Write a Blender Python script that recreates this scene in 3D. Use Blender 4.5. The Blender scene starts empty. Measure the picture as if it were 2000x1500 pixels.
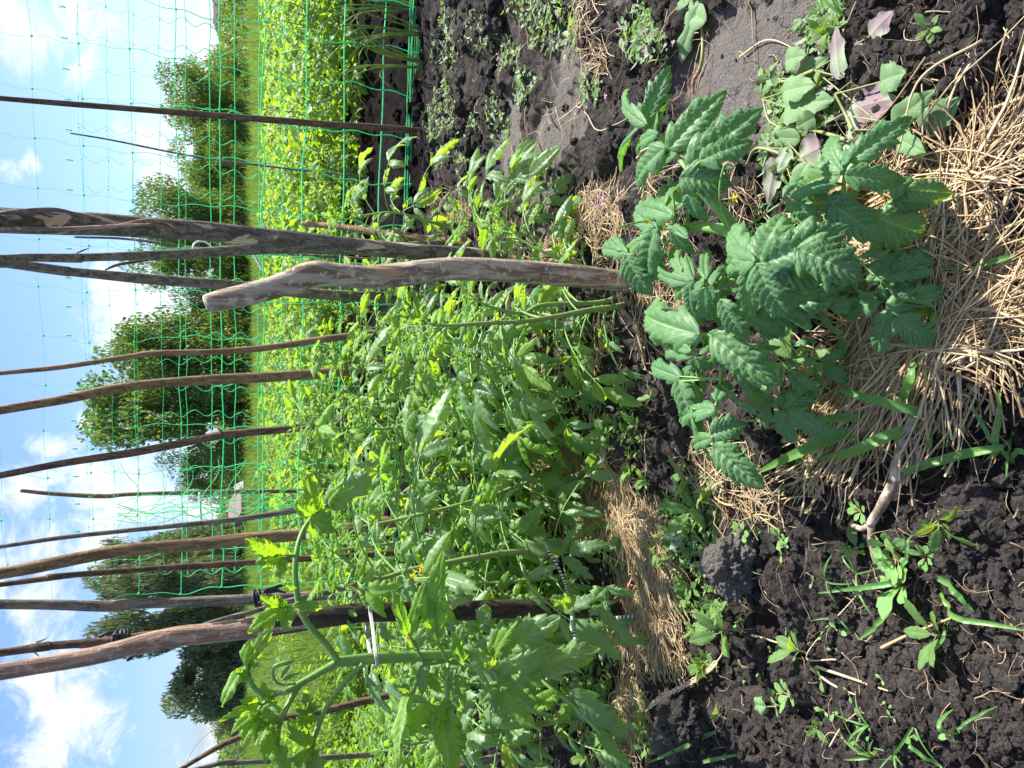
import bpy, math, random
import numpy as np
from mathutils import Vector

# ------------------------------------------------------------------ camera, sky, sun, exposure
scene = bpy.context.scene
COL = scene.collection
CAM_H = 0.75
PITCH = math.radians(20.2)
FPX = 1440.0                       # focal length in pixels of the 2000 x 1500 photograph
cam_d = bpy.data.cameras.new('camera')
cam_d.sensor_fit = 'HORIZONTAL'
cam_d.sensor_width = 36.0
cam_d.lens = FPX / 2000.0 * 36.0
cam_d.clip_start = 0.05
cam_d.clip_end = 3000.0
cam = bpy.data.objects.new('camera', cam_d)
COL.objects.link(cam)
scene.camera = cam
VIEW = Vector((0, math.cos(PITCH), -math.sin(PITCH)))          # optical axis
DOWN = Vector((0, -math.sin(PITCH), -math.cos(PITCH)))         # image right = world down (phone held upright)
RIGHT = Vector((1, 0, 0))                                      # image up = world right
from mathutils import Matrix
m3 = Matrix((DOWN, RIGHT, -VIEW)).transposed()
cam.matrix_world = Matrix.Translation((0, 0, CAM_H)) @ m3.to_4x4()

SUN_AZ = math.radians(62)          # to the right of straight ahead
SUN_EL = math.radians(50)
SUN = Vector((math.sin(SUN_AZ)*math.cos(SUN_EL), math.cos(SUN_AZ)*math.cos(SUN_EL), math.sin(SUN_EL)))
sun_d = bpy.data.lights.new('sun', 'SUN')
sun_d.energy = 4.4
sun_d.angle = math.radians(0.53)
sun_d.color = (1.0, 0.955, 0.88)
sun = bpy.data.objects.new('sun', sun_d)
COL.objects.link(sun)
sun.rotation_euler = SUN.to_track_quat('Z', 'Y').to_euler()
sun.location = SUN * 30

scene.view_settings.view_transform = 'Standard'
scene.view_settings.look = 'None'
scene.view_settings.gamma = 1.0
scene.view_settings.exposure = 1.45
scene.render.engine = 'CYCLES'
scene.cycles.use_denoising = True
scene.cycles.max_bounces = 8
scene.cycles.diffuse_bounces = 3
scene.cycles.transmission_bounces = 4
scene.cycles.glossy_bounces = 2
scene.cycles.sample_clamp_indirect = 6.0

# ------------------------------------------------------------------ pixel -> world helpers (a pixel plus a real distance or height)
def ray(x, y):
    a = (x - 1000.0) / FPX
    b = (750.0 - y) / FPX
    return VIEW + DOWN * a + RIGHT * b
CAMP = Vector((0, 0, CAM_H))
def PY(x, y, Y):
    r = ray(x, y); return CAMP + r * (Y / r.y)
def PZ(x, y, z=0.0):
    r = ray(x, y); return CAMP + r * ((z - CAM_H) / r.z)
def PDD(x, y, d):
    return CAMP + ray(x, y) * d
def depth(p):
    return (Vector(p) - CAMP).dot(VIEW)

# ------------------------------------------------------------------ world
def N(nt, typ, **kw):
    n = nt.nodes.new(typ)
    for k, v in kw.items():
        if k.startswith('i_'):
            key = k[2:].replace('_', ' ')
            key = int(key) if key.isdigit() else key
            n.inputs[key].default_value = v
        else:
            setattr(n, k, v)
    return n
def math_node(nt, op, a, b=None, c=None, clamp=False):
    n = nt.nodes.new('ShaderNodeMath'); n.operation = op; n.use_clamp = clamp
    for i, v in enumerate((a, b, c)):
        if v is None: continue
        if isinstance(v, (int, float)): n.inputs[i].default_value = v
        else: nt.links.new(v, n.inputs[i])
    return n.outputs[0]
def smooth(nt, v, lo, hi, a=0.0, b=1.0):
    n = nt.nodes.new('ShaderNodeMapRange'); n.interpolation_type = 'SMOOTHSTEP'
    nt.links.new(v, n.inputs[0])
    n.inputs[1].default_value = lo; n.inputs[2].default_value = hi
    n.inputs[3].default_value = a; n.inputs[4].default_value = b
    return n.outputs[0]
def mixc(nt, f, a, b, blend='MIX'):
    n = nt.nodes.new('ShaderNodeMix'); n.data_type = 'RGBA'; n.blend_type = blend
    if isinstance(f, (int, float)): n.inputs[0].default_value = f
    else: nt.links.new(f, n.inputs[0])
    for k, v in ((6, a), (7, b)):
        if isinstance(v, tuple): n.inputs[k].default_value = (*v[:3], 1)
        else: nt.links.new(v, n.inputs[k])
    return n.outputs[2]
def noise_tex(nt, vec, scale, detail=4, rough=0.55, dist=0.0):
    n = nt.nodes.new('ShaderNodeTexNoise')
    n.inputs['Scale'].default_value = scale; n.inputs['Detail'].default_value = detail
    n.inputs['Roughness'].default_value = rough; n.inputs['Distortion'].default_value = dist
    if vec is not None: nt.links.new(vec, n.inputs['Vector'])
    return n.outputs['Fac']

world = bpy.data.worlds.new('World')
scene.world = world
world.use_nodes = True
wt = world.node_tree
wt.nodes.clear()
wo = N(wt, 'ShaderNodeOutputWorld')
bg = N(wt, 'ShaderNodeBackground'); bg.inputs['Strength'].default_value = 0.082
sky = N(wt, 'ShaderNodeTexSky'); sky.sky_type = 'NISHITA'; sky.sun_disc = False
sky.sun_elevation = SUN_EL; sky.sun_rotation = SUN_AZ
sky.air_density = 1.0; sky.dust_density = 1.2; sky.ozone_density = 2.0
tc = N(wt, 'ShaderNodeTexCoord')
# cumulus puffs: soft masses in given directions of the sky, broken up by noise (pixel x, pixel y, half sizes, weight)
CLOUDS = [(40,60,75,70,1.0),(120,20,60,40,.7),(165,135,40,30,.8),(70,120,50,40,.6),(20,340,18,30,.65),(70,320,22,18,.7),
          (240,230,30,35,.7),(310,260,60,60,1.0),(330,340,50,45,1.),(380,60,90,70,.55),(290,430,40,40,.7),
          (260,590,70,75,1.15),(330,520,60,60,.9),(215,650,45,40,1.0),(340,700,90,90,.8),
          (95,870,60,22,.85),(60,960,55,55,1.0),(180,930,70,35,1.05),(260,960,70,60,1.1),(210,830,40,22,.95),(330,900,70,60,.8),(410,940,60,60,.9),
          (60,1060,70,60,.95),(190,1060,60,90,.9),(300,1130,60,60,.7),(60,1220,80,120,.72),(110,1400,90,120,.95),(70,1330,80,90,.9),(170,1300,60,50,.6),(190,1360,20,12,.8),(150,1210,60,50,.7),
          (400,1450,60,60,.55),(60,30,120,60,.8),(165,540,10,14,.7),(60,555,9,14,.6)]
total = None
for (cx, cy, hx, hy, wgt) in CLOUDS:
    c = ray(cx, cy).normalized()
    sub = N(wt, 'ShaderNodeVectorMath', operation='SUBTRACT'); wt.links.new(tc.outputs['Generated'], sub.inputs[0]); sub.inputs[1].default_value = c
    scl = N(wt, 'ShaderNodeVectorMath', operation='MULTIPLY'); wt.links.new(sub.outputs[0], scl.inputs[0])
    scl.inputs[1].default_value = (1440/hy/1.15, 1440/hy/1.15, 1440/hx/1.15)
    ln = N(wt, 'ShaderNodeVectorMath', operation='LENGTH'); wt.links.new(scl.outputs[0], ln.inputs[0])
    g = smooth(wt, ln.outputs['Value'], 0.0, 2.0, wgt, 0.0)
    total = g if total is None else math_node(wt, 'MAXIMUM', total, g)
mp = N(wt, 'ShaderNodeMapping'); mp.inputs['Scale'].default_value = (1, 1, 1.5)
wt.links.new(tc.outputs['Generated'], mp.inputs['Vector'])
n1 = noise_tex(wt, mp.outputs[0], 15, 10, 0.66, 0.5)
n2 = noise_tex(wt, mp.outputs[0], 3.2, 3, 0.5)
# unseen clouds outside the frame: broad noise alone, cover raised to add fill light
broad = smooth(wt, n2, 0.35, 0.62, 0.0, 1.0)
sep = N(wt, 'ShaderNodeSeparateXYZ'); wt.links.new(tc.outputs['Generated'], sep.inputs[0])
away = smooth(wt, sep.outputs['Z'], 0.28, 0.45)
side = smooth(wt, sep.outputs['Y'], 0.86, 0.70)
off = math_node(wt, 'MAXIMUM', away, side)
dens = math_node(wt, 'MAXIMUM', total, math_node(wt, 'MULTIPLY', broad, off))
f = math_node(wt, 'ADD', dens, math_node(wt, 'MULTIPLY', math_node(wt, 'SUBTRACT', n1, 0.5), 2.7))
cov = smooth(wt, f, 0.44, 1.15)
cov = math_node(wt, 'MULTIPLY', cov, smooth(wt, sep.outputs['Z'], -0.02, 0.03))
shade = smooth(wt, noise_tex(wt, mp.outputs[0], 7, 6, 0.6), 0.3, 0.7)
ccol = mixc(wt, shade, (4.2, 4.65, 5.4), (5.6, 5.75, 5.95))
skyc = mixc(wt, 1.0, sky.outputs[0], (0.68, 0.79, 1.04), 'MULTIPLY')
mx = mixc(wt, cov, skyc, ccol)
wt.links.new(mx, bg.inputs['Color'])
wt.links.new(bg.outputs[0], wo.inputs['Surface'])

# ------------------------------------------------------------------ objects and tags
def link(o, parent=None):
    COL.objects.link(o)
    if parent is not None: o.parent = parent
    return o
def tag(o, label=None, cat=None, group=None, kind=None):
    if label: o['label'] = label
    if cat: o['category'] = cat
    if group: o['group'] = group
    if kind: o['kind'] = kind
    return o
def empty(name, loc):
    o = bpy.data.objects.new(name, None); o.empty_display_size = 0.05
    o.location = loc
    return link(o)
def copy_tree(o, parent=None):
    c = o.copy(); link(c)
    if parent is not None: c.parent = parent
    for ch in list(o.children): copy_tree(ch, c)
    return c

# ------------------------------------------------------------------ mesh builder on numpy arrays
class MB:
    def __init__(s):
        s.V = []; s.UV = []; s.R = []; s.Q = []; s.QM = []; s.T = []; s.TM = []; s.n = 0
    def add(s, V, Q=None, T=None, uv=None, rnd=0.5, mat=0):
        V = np.asarray(V, dtype=np.float64).reshape(-1, 3); k = len(V)
        s.V.append(V)
        s.UV.append(np.zeros((k, 2)) if uv is None else np.asarray(uv, dtype=np.float64))
        s.R.append(np.full(k, rnd) if np.isscalar(rnd) else np.asarray(rnd))
        if Q is not None and len(Q):
            s.Q.append(np.asarray(Q, dtype=np.int64) + s.n); s.QM.append(np.full(len(Q), mat))
        if T is not None and len(T):
            s.T.append(np.asarray(T, dtype=np.int64) + s.n); s.TM.append(np.full(len(T), mat))
        s.n += k
    def build(s, name, mats, parent=None, origin=(0, 0, 0), smooth=True, link_it=True):
        V = np.concatenate(s.V) - np.asarray(origin, dtype=np.float64)
        UV = np.concatenate(s.UV); R = np.concatenate(s.R)
        Q = np.concatenate(s.Q) if s.Q else np.zeros((0, 4), np.int64)
        T = np.concatenate(s.T) if s.T else np.zeros((0, 3), np.int64)
        me = bpy.data.meshes.new(name)
        me.vertices.add(len(V)); me.vertices.foreach_set('co', V.astype(np.float32).ravel())
        li = np.concatenate([Q.ravel(), T.ravel()]).astype(np.int32)
        me.loops.add(len(li)); me.loops.foreach_set('vertex_index', li)
        me.polygons.add(len(Q) + len(T))
        starts = np.concatenate([np.arange(len(Q))*4, len(Q)*4 + np.arange(len(T))*3]).astype(np.int32)
        me.polygons.foreach_set('loop_start', starts)
        mi = np.concatenate(([np.concatenate(s.QM)] if s.QM else []) + ([np.concatenate(s.TM)] if s.TM else [])).astype(np.int32)
        me.polygons.foreach_set('material_index', mi)
        me.polygons.foreach_set('use_smooth', np.full(len(mi), smooth))
        ul = me.uv_layers.new(name='UVMap')
        ul.data.foreach_set('uv', UV[li].astype(np.float32).ravel())
        at = me.attributes.new('rnd', 'FLOAT', 'POINT'); at.data.foreach_set('value', R.astype(np.float32))
        for m in (mats if isinstance(mats, (list, tuple)) else [mats]): me.materials.append(m)
        me.update(calc_edges=True)
        o = bpy.data.objects.new(name, me)
        if link_it: link(o, parent)
        return o

def nrm(v):
    v = np.asarray(v, dtype=np.float64); return v / (np.linalg.norm(v) + 1e-12)
def catmull(P, n):
    P = np.asarray(P, dtype=np.float64); m = len(P)
    if m == 1: return P
    E = np.vstack([2*P[0]-P[1], P, 2*P[-1]-P[-2]])
    t = np.linspace(0, m-1, n); i = np.minimum(t.astype(int), m-2); u = (t-i)[:, None]
    p0, p1, p2, p3 = E[i], E[i+1], E[i+2], E[i+3]
    return 0.5*((2*p1)+(-p0+p2)*u+(2*p0-5*p1+4*p2-p3)*u**2+(-p0+3*p1-3*p2+p3)*u**3)
def tube(mb, P, R, sides=8, n=None, mat=0, rnd=0.5, bump=None, cap=True):
    """sweep a round section along P (k x 3) with radii R"""
    P = np.asarray(P, dtype=np.float64); R = np.broadcast_to(np.asarray(R, dtype=np.float64), (len(P),))
    if n and n != len(P):
        PR = catmull(np.hstack([P, R[:, None]]), n); P = PR[:, :3]; R = PR[:, 3]
    n = len(P)
    Tn = np.gradient(P, axis=0); Tn /= (np.linalg.norm(Tn, axis=1, keepdims=True)+1e-12)
    a = np.array([0.31, 0.9, 0.2]);  a = a if abs(np.dot(a, Tn[0])) < .9 else np.array([0.9, .1, .1])
    U = np.zeros((n, 3)); u = nrm(np.cross(Tn[0], a))
    for i in range(n):
        u = nrm(u - Tn[i]*np.dot(u, Tn[i])); U[i] = u
    W = np.cross(Tn, U)
    th = np.linspace(0, 2*np.pi, sides, endpoint=False)
    rr = R[:, None] * np.ones(sides)[None]
    ln = np.concatenate([[0], np.cumsum(np.linalg.norm(np.diff(P, axis=0), axis=1))])
    if bump is not None: rr = rr * bump(ln[:, None]*np.ones(sides)[None], th[None]*np.ones(n)[:, None])
    V = P[:, None] + rr[..., None]*(np.cos(th)[None, :, None]*U[:, None] + np.sin(th)[None, :, None]*W[:, None])
    uv = np.stack([np.broadcast_to(th/(2*np.pi), (n, sides)), np.broadcast_to(ln[:, None], (n, sides))], -1).reshape(-1, 2)
    i, j = np.meshgrid(np.arange(n-1), np.arange(sides), indexing='ij'); j2 = (j+1) % sides
    Q = np.stack([i*sides+j, i*sides+j2, (i+1)*sides+j2, (i+1)*sides+j], -1).reshape(-1, 4)
    V = V.reshape(-1, 3); T = None
    if cap:
        V = np.vstack([V, P[0]-Tn[0]*R[0]*.15, P[-1]+Tn[-1]*R[-1]*.15]); uv = np.vstack([uv, [[.5, 0]], [[.5, ln[-1]]]])
        b = n*sides; k = np.arange(sides); k2 = (k+1) % sides
        T = np.concatenate([np.stack([np.full(sides, b), k2, k], -1), np.stack([np.full(sides, b+1), (n-1)*sides+k, (n-1)*sides+k2], -1)])
    mb.add(V, Q, T, uv, rnd, mat)

# numpy noise ------------------------------------------------------
def h2(ix, iy, seed=0):
    x = (ix.astype(np.int64)*374761393 + iy.astype(np.int64)*668265263 + seed*982451653) & 0xffffffff
    x = ((x ^ (x >> 13))*1274126177) & 0xffffffff
    x = x ^ (x >> 16)
    return (x & 0xffffff) / float(0xffffff)
def vnoise(x, y, seed=0):
    ix = np.floor(x); iy = np.floor(y); fx = x-ix; fy = y-iy
    fx = fx*fx*fx*(fx*(fx*6-15)+10); fy = fy*fy*fy*(fy*(fy*6-15)+10)
    a = h2(ix, iy, seed); b = h2(ix+1, iy, seed); c = h2(ix, iy+1, seed); d = h2(ix+1, iy+1, seed)
    return (a*(1-fx)+b*fx)*(1-fy)+(c*(1-fx)+d*fx)*fy
def fbm(x, y, oct=4, seed=0, gain=.5):
    v = 0; a = 1; t = 0
    for o in range(oct):
        v = v+a*vnoise(x*2**o+o*17.3, y*2**o-o*9.1, seed+o); t += a; a *= gain
    return v/t
def worley(x, y, seed=0):
    ix = np.floor(x); iy = np.floor(y); best = np.full(x.shape, 9.0)
    for dx in (-1, 0, 1):
        for dy in (-1, 0, 1):
            cx = ix+dx; cy = iy+dy
            px = cx+h2(cx, cy, seed); py = cy+h2(cx, cy, seed+7)
            best = np.minimum(best, (px-x)**2+(py-y)**2)
    return np.sqrt(best)
# ------------------------------------------------------------------ materials
def new_mat(name):
    m = bpy.data.materials.new(name); m.use_nodes = True; nt = m.node_tree; nt.nodes.clear()
    out = N(nt, 'ShaderNodeOutputMaterial'); return m, nt, out
def bump(nt, h, strength=0.5, dist=0.002, normal=None):
    b = N(nt, 'ShaderNodeBump'); b.inputs['Strength'].default_value = strength; b.inputs['Distance'].default_value = dist
    nt.links.new(h, b.inputs['Height'])
    if normal is not None: nt.links.new(normal, b.inputs['Normal'])
    return b.outputs[0]
def leaf_mat(name, top, top2, under, trans, rough=0.5, spec=0.35, tr=0.42, veins=True, kv=8.0, vein_col=(.30, .42, .18), nscale=60, bs=.35, purple=None):
    m, nt, out = new_mat(name)
    uvn = N(nt, 'ShaderNodeTexCoord'); sp = N(nt, 'ShaderNodeSeparateXYZ'); nt.links.new(uvn.outputs['UV'], sp.inputs[0])
    at = N(nt, 'ShaderNodeAttribute'); at.attribute_name = 'rnd'
    geo = N(nt, 'ShaderNodeNewGeometry')
    nz = noise_tex(nt, uvn.outputs['Object'], nscale, 3)
    col = mixc(nt, at.outputs['Fac'], top, top2)
    col = mixc(nt, smooth(nt, nz, .35, .7, 0, .45), col, tuple(c*.62 for c in top))
    hgt = nz
    vm = None
    if veins:
        au = math_node(nt, 'ABSOLUTE', math_node(nt, 'SUBTRACT', math_node(nt, 'MULTIPLY', sp.outputs[0], 2.0), 1.0))
        mid = smooth(nt, au, 0.015, 0.07, 1, 0)
        ph = math_node(nt, 'MULTIPLY', math_node(nt, 'SUBTRACT', sp.outputs[1], math_node(nt, 'MULTIPLY', au, .30)), kv)
        fr = math_node(nt, 'ABSOLUTE', math_node(nt, 'SUBTRACT', math_node(nt, 'FRACT', ph), 0.5))
        lat = smooth(nt, fr, 0.44, 0.5, 0, 1)
        ph2 = math_node(nt, 'MULTIPLY', math_node(nt, 'ADD', au, math_node(nt, 'MULTIPLY', sp.outputs[1], .8)), 13.0)
        fr2 = math_node(nt, 'ABSOLUTE', math_node(nt, 'SUBTRACT', math_node(nt, 'FRACT', math_node(nt, 'ADD', ph2, math_node(nt, 'MULTIPLY', nz, 2.0))), 0.5))
        ter = smooth(nt, fr2, 0.42, 0.5, 0, .35)
        vm = math_node(nt, 'MAXIMUM', mid, math_node(nt, 'MULTIPLY', lat, .55))
        col = mixc(nt, math_node(nt, 'MULTIPLY', math_node(nt, 'MAXIMUM', vm, math_node(nt, 'MULTIPLY', ter, .8)), .6), col, vein_col)
        hgt = math_node(nt, 'SUBTRACT', math_node(nt, 'MULTIPLY', nz, .8), math_node(nt, 'ADD', vm, ter))
    un = under
    if purple:
        un = mixc(nt, smooth(nt, noise_tex(nt, uvn.outputs['Object'], 14, 2), .42, .62), under, purple)
        front = mixc(nt, geo.outputs['Backfacing'], col, un)
    else:
        front = mixc(nt, math_node(nt, 'MULTIPLY', geo.outputs['Backfacing'], .75), col, un)
    pb = N(nt, 'ShaderNodeBsdfPrincipled'); nt.links.new(front, pb.inputs['Base Color'])
    pb.inputs['Roughness'].default_value = rough; pb.inputs['Specular IOR Level'].default_value = spec
    nb = bump(nt, hgt, bs, .0012); nt.links.new(nb, pb.inputs['Normal'])
    tb = N(nt, 'ShaderNodeBsdfTranslucent')
    tcol = mixc(nt, at.outputs['Fac'], trans, (trans[0]*1.35, trans[1]*1.1, trans[2]))
    if vm is not None: tcol = mixc(nt, math_node(nt, 'MULTIPLY', vm, .5), tcol, (trans[0]*.45, trans[1]*.5, trans[2]*.5))
    nt.links.new(tcol, tb.inputs['Color']); nt.links.new(nb, tb.inputs['Normal'])
    mx = N(nt, 'ShaderNodeMixShader'); mx.inputs[0].default_value = tr
    nt.links.new(pb.outputs[0], mx.inputs[1]); nt.links.new(tb.outputs[0], mx.inputs[2])
    nt.links.new(mx.outputs[0], out.inputs['Surface'])
    return m
def plain_mat(name, c1, c2, scale=30, rough=.7, spec=.3, bs=.4, bd=.001, stretch=(1, 1, 1), use_rnd=True, c3=None, tr=0, detail=4):
    m, nt, out = new_mat(name)
    tcn = N(nt, 'ShaderNodeTexCoord'); mpn = N(nt, 'ShaderNodeMapping'); mpn.inputs['Scale'].default_value = stretch
    nt.links.new(tcn.outputs['Object'], mpn.inputs['Vector'])
    nz = noise_tex(nt, mpn.outputs[0], scale, detail)
    col = mixc(nt, smooth(nt, nz, .3, .7), c1, c2)
    if use_rnd:
        at = N(nt, 'ShaderNodeAttribute'); at.attribute_name = 'rnd'
        col = mixc(nt, math_node(nt, 'MULTIPLY', at.outputs['Fac'], .8), col, c3 or c2)
    pb = N(nt, 'ShaderNodeBsdfPrincipled'); nt.links.new(col, pb.inputs['Base Color'])
    pb.inputs['Roughness'].default_value = rough; pb.inputs['Specular IOR Level'].default_value = spec
    nt.links.new(bump(nt, nz, bs, bd), pb.inputs['Normal'])
    if tr:
        tb = N(nt, 'ShaderNodeBsdfTranslucent'); nt.links.new(col, tb.inputs['Color'])
        mx = N(nt, 'ShaderNodeMixShader'); mx.inputs[0].default_value = tr
        nt.links.new(pb.outputs[0], mx.inputs[1]); nt.links.new(tb.outputs[0], mx.inputs[2]); nt.links.new(mx.outputs[0], out.inputs['Surface'])
    else: nt.links.new(pb.outputs[0], out.inputs['Surface'])
    return m
def bark_mat(name, base, dark, patch, patch_lo=.62, gloss=.75, sc=1.0, grain=1.0):
    m, nt, out = new_mat(name)
    tcn = N(nt, 'ShaderNodeTexCoord'); mpn = N(nt, 'ShaderNodeMapping'); mpn.inputs['Scale'].default_value = (60*sc, 60*sc, 5*sc)
    nt.links.new(tcn.outputs['Object'], mpn.inputs['Vector'])
    g = noise_tex(nt, mpn.outputs[0], 1.6, 6, .65, .4)
    mp2 = N(nt, 'ShaderNodeMapping'); mp2.inputs['Scale'].default_value = (30*sc, 30*sc, 7*sc); nt.links.new(tcn.outputs['Object'], mp2.inputs['Vector'])
    pz = noise_tex(nt, mp2.outputs[0], 1.0, 4, .55, .6)
    fine = noise_tex(nt, tcn.outputs['Object'], 500, 3)
    col = mixc(nt, smooth(nt, g, .42, .58), dark, base)
    col = mixc(nt, smooth(nt, noise_tex(nt, tcn.outputs['Object'], 90, 4, .6), .56, .64, 0, .55), col, tuple(min(.9, c*1.7) for c in base))
    pm = smooth(nt, pz, patch_lo, patch_lo+.03)
    col = mixc(nt, pm, col, patch)
    col = mixc(nt, smooth(nt, fine, .4, .75, 0, .5), col, tuple(c*.5 for c in base))
    pb = N(nt, 'ShaderNodeBsdfPrincipled'); nt.links.new(col, pb.inputs['Base Color'])
    pb.inputs['Roughness'].default_value = gloss; pb.inputs['Specular IOR Level'].default_value = .3
    hh = math_node(nt, 'ADD', math_node(nt, 'MULTIPLY', g, grain), math_node(nt, 'ADD', math_node(nt, 'MULTIPLY', fine, .4), math_node(nt, 'MULTIPLY', pm, -.5)))
    nt.links.new(bump(nt, hh, .8, .003), pb.inputs['Normal'])
    nt.links.new(pb.outputs[0], out.inputs['Surface'])
    return m
M = {}
M['tomato'] = leaf_mat('tomato_leaf', (.115, .235, .115), (.145, .275, .10), (.18, .28, .14), (.46, .74, .03), rough=.40, spec=.6, tr=.42, nscale=70, bs=.4)
M['tomato_near'] = leaf_mat('tomato_leaf_near', (.10, .24, .105), (.13, .275, .105), (.18, .28, .14), (.27, .60, .03), rough=.47, spec=.5, tr=.34, nscale=60, bs=.6, kv=8, vein_col=(.42, .55, .30))
M['tomato_young'] = leaf_mat('tomato_leaf_young', (.16, .32, .06), (.21, .36, .06), (.22, .36, .13), (.36, .68, .02), rough=.48, spec=.4, tr=.46, nscale=70, bs=.4)
M['potato'] = leaf_mat('potato_leaf', (.11, .23, .045), (.15, .27, .04), (.17, .28, .08), (.34, .58, .02), rough=.45, spec=.4, tr=.50, nscale=120, bs=.3)
M['weed'] = leaf_mat('weed_leaf', (.12, .25, .065), (.17, .30, .07), (.24, .34, .17), (.40, .62, .04), rough=.5, spec=.4, tr=.38, nscale=300, kv=6)
M['pigweed'] = leaf_mat('goosefoot_leaf', (.15, .27, .12), (.20, .32, .15), (.34, .42, .28), (.28, .48, .08), rough=.6, spec=.3, tr=.25, nscale=300, kv=5, purple=(.27, .19, .22))
M['purslane'] = leaf_mat('purslane_leaf', (.16, .32, .10), (.20, .36, .10), (.22, .34, .12), (.34, .52, .09), rough=.6, spec=.3, tr=.25, veins=False, nscale=500)
M['grass'] = leaf_mat('grass_blade', (.11, .27, .08), (.15, .32, .07), (.17, .31, .10), (.28, .60, .05), rough=.4, spec=.45, tr=.38, veins=False, nscale=200)
M['meadow'] = leaf_mat('meadow_grass', (.085, .19, .035), (.15, .22, .05), (.13, .22, .06), (.20, .34, .04), rough=.6, spec=.2, tr=.42, veins=False, nscale=3)
M['onion'] = leaf_mat('onion_leaf', (.15, .28, .08), (.40, .40, .07), (.14, .2, .08), (.3, .45, .03), rough=.4, spec=.4, tr=.35, veins=False, nscale=60)
M['tree'] = leaf_mat('tree_leaf', (.042, .095, .036), (.068, .13, .042), (.10, .16, .07), (.22, .38, .03), rough=.5, spec=.35, tr=.34, veins=False, nscale=.8)
M['willow'] = leaf_mat('willow_leaf', (.10, .145, .085), (.13, .17, .10), (.15, .19, .13), (.2, .3, .07), rough=.55, spec=.35, tr=.30, veins=False, nscale=.8)
M['stem'] = plain_mat('tomato_stem', (.17, .34, .08), (.24, .42, .11), 80, .5, .4, .3, tr=.15)
M['stem_old'] = plain_mat('tomato_stem_old', (.17, .24, .08), (.24, .32, .10), 60, .55, .35, .4)
M['hair'] = plain_mat('stem_hair', (.45, .55, .35), (.5, .6, .4), 80, .6, .3, 0, tr=.5)
M['redstem'] = plain_mat('weed_red_stem', (.35, .12, .10), (.30, .16, .08), 80, .45, .4, .3)
M['weedstem'] = plain_mat('weed_stem', (.16, .22, .08), (.25, .25, .10), 80, .5, .4, .3)
M['straw'] = plain_mat('straw', (.36, .245, .13), (.56, .41, .235), 90, .55, .35, .4, c3=(.21, .12, .055), tr=.12)
M['straw_pale'] = plain_mat('straw_pale', (.54, .41, .24), (.66, .54, .34), 90, .55, .35, .4, c3=(.45, .34, .2), tr=.12)
M['root'] = plain_mat('dry_root', (.22, .14, .085), (.36, .27, .18), 90, .7, .2, .4)
M['petal'] = plain_mat('yellow_petal', (.75, .55, .02), (.8, .62, .05), 90, .5, .3, .2, tr=.4)
M['pink'] = plain_mat('mauve_petal', (.50, .22, .42), (.60, .32, .52), 90, .5, .3, .2, tr=.4)
M['drift'] = bark_mat('driftwood', (0.522, 0.425, 0.324), (0.212, 0.138, 0.091), (0.497, 0.310, 0.172), .64, .75, .9, 1.4)
M['bark_grey'] = bark_mat('grey_bark', (0.256, 0.214, 0.177), (0.114, 0.090, 0.072), (0.324, 0.178, 0.113), .66)
M['bark_dark'] = bark_mat('dark_brown_bark', (0.198, 0.122, 0.078), (0.081, 0.049, 0.033), (0.269, 0.131, 0.071), .63)
M['bark_brown'] = bark_mat('olive_brown_bark', (0.321, 0.204, 0.109), (0.160, 0.098, 0.054), (0.453, 0.212, 0.082), .68)
M['bark_peel'] = bark_mat('peeling_bark', (0.222, 0.182, 0.157), (0.092, 0.069, 0.056), (0.664, 0.503, 0.343), .60)
M['bark_tan'] = bark_mat('debarked_pinkish_wood', (0.450, 0.300, 0.213), (0.213, 0.125, 0.094), (0.275, 0.163, 0.112), .60, .6)
M['bark_black'] = bark_mat('charred_dark_wood', (0.072, 0.046, 0.036), (0.026, 0.018, 0.016), (0.338, 0.195, 0.091), .66, .6)
M['stick'] = plain_mat('grey_dead_wood', (.13, .095, .07), (.50, .43, .34), 70, .85, .15, 1.0, bd=.004, use_rnd=False, detail=9)
M['net'] = plain_mat('green_netting', (.16, .88, .40), (.22, .92, .46), 60, .35, .5, 0, use_rnd=False, tr=.4)
M['cord_white'] = plain_mat('grey_white_cord', (.36, .36, .33), (.5, .5, .46), 400, .8, .2, .6, stretch=(1, 1, 4))
M['black_cloth'] = plain_mat('black_rag', (.012, .012, .014), (.03, .03, .034), 60, .6, .4, .6)
M['white_plastic'] = plain_mat('white_plastic', (.72, .74, .74), (.8, .8, .8), 30, .35, .5, 0)
M['red_plastic'] = plain_mat('red_cap', (.55, .01, .03), (.6, .02, .04), 30, .35, .5, 0)
# ------------------------------------------------------------------ ground
def gxy(x, y):
    p = PZ(x, y, 0.0); return p.x, p.y
CRUST = [(1480,110,.17,.22,1.0),(1430,200,.14,.14,1.0),(1560,60,.10,.14,.9),(1330,230,.10,.10,.55),(1080,300,.26,.16,.9),(1000,200,.30,.18,.45),(1010,330,.25,.14,.8),(1120,180,.16,.12,.7),(1190,60,.2,.2,.3)]
def crust_mask(X, Y):
    m = np.zeros_like(X)
    for (px, py, rx, ry, w) in CRUST:
        cx, cy = gxy(px, py); s = 1.0
        m = np.maximum(m, w*np.exp(-(((X-cx)/(rx*s))**2+((Y-cy)/(ry*s))**2)**1.6))
    n = fbm(X*11, Y*11, 4, 5, .6)
    return np.clip((m+(n-.5)*1.5-.36)/.30, 0, 1)
CLODS = [(1485,1095,.052,.040),(1350,1425,.050,.036),(1385,1385,.040,.03),(1300,1395,.03,.02),(1570,1330,.05,.028),(1500,1250,.04,.028),(1820,170,.10,.045),(1560,1160,.035,.022),(1900,1010,.05,.022),(1700,950,.03,.02),(1250,880,.05,.028),(1210,300,.06,.03),(1000,30,.08,.035),(1010,160,.05,.02),(950,130,.05,.02),(1440,1210,.04,.022)]
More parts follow.
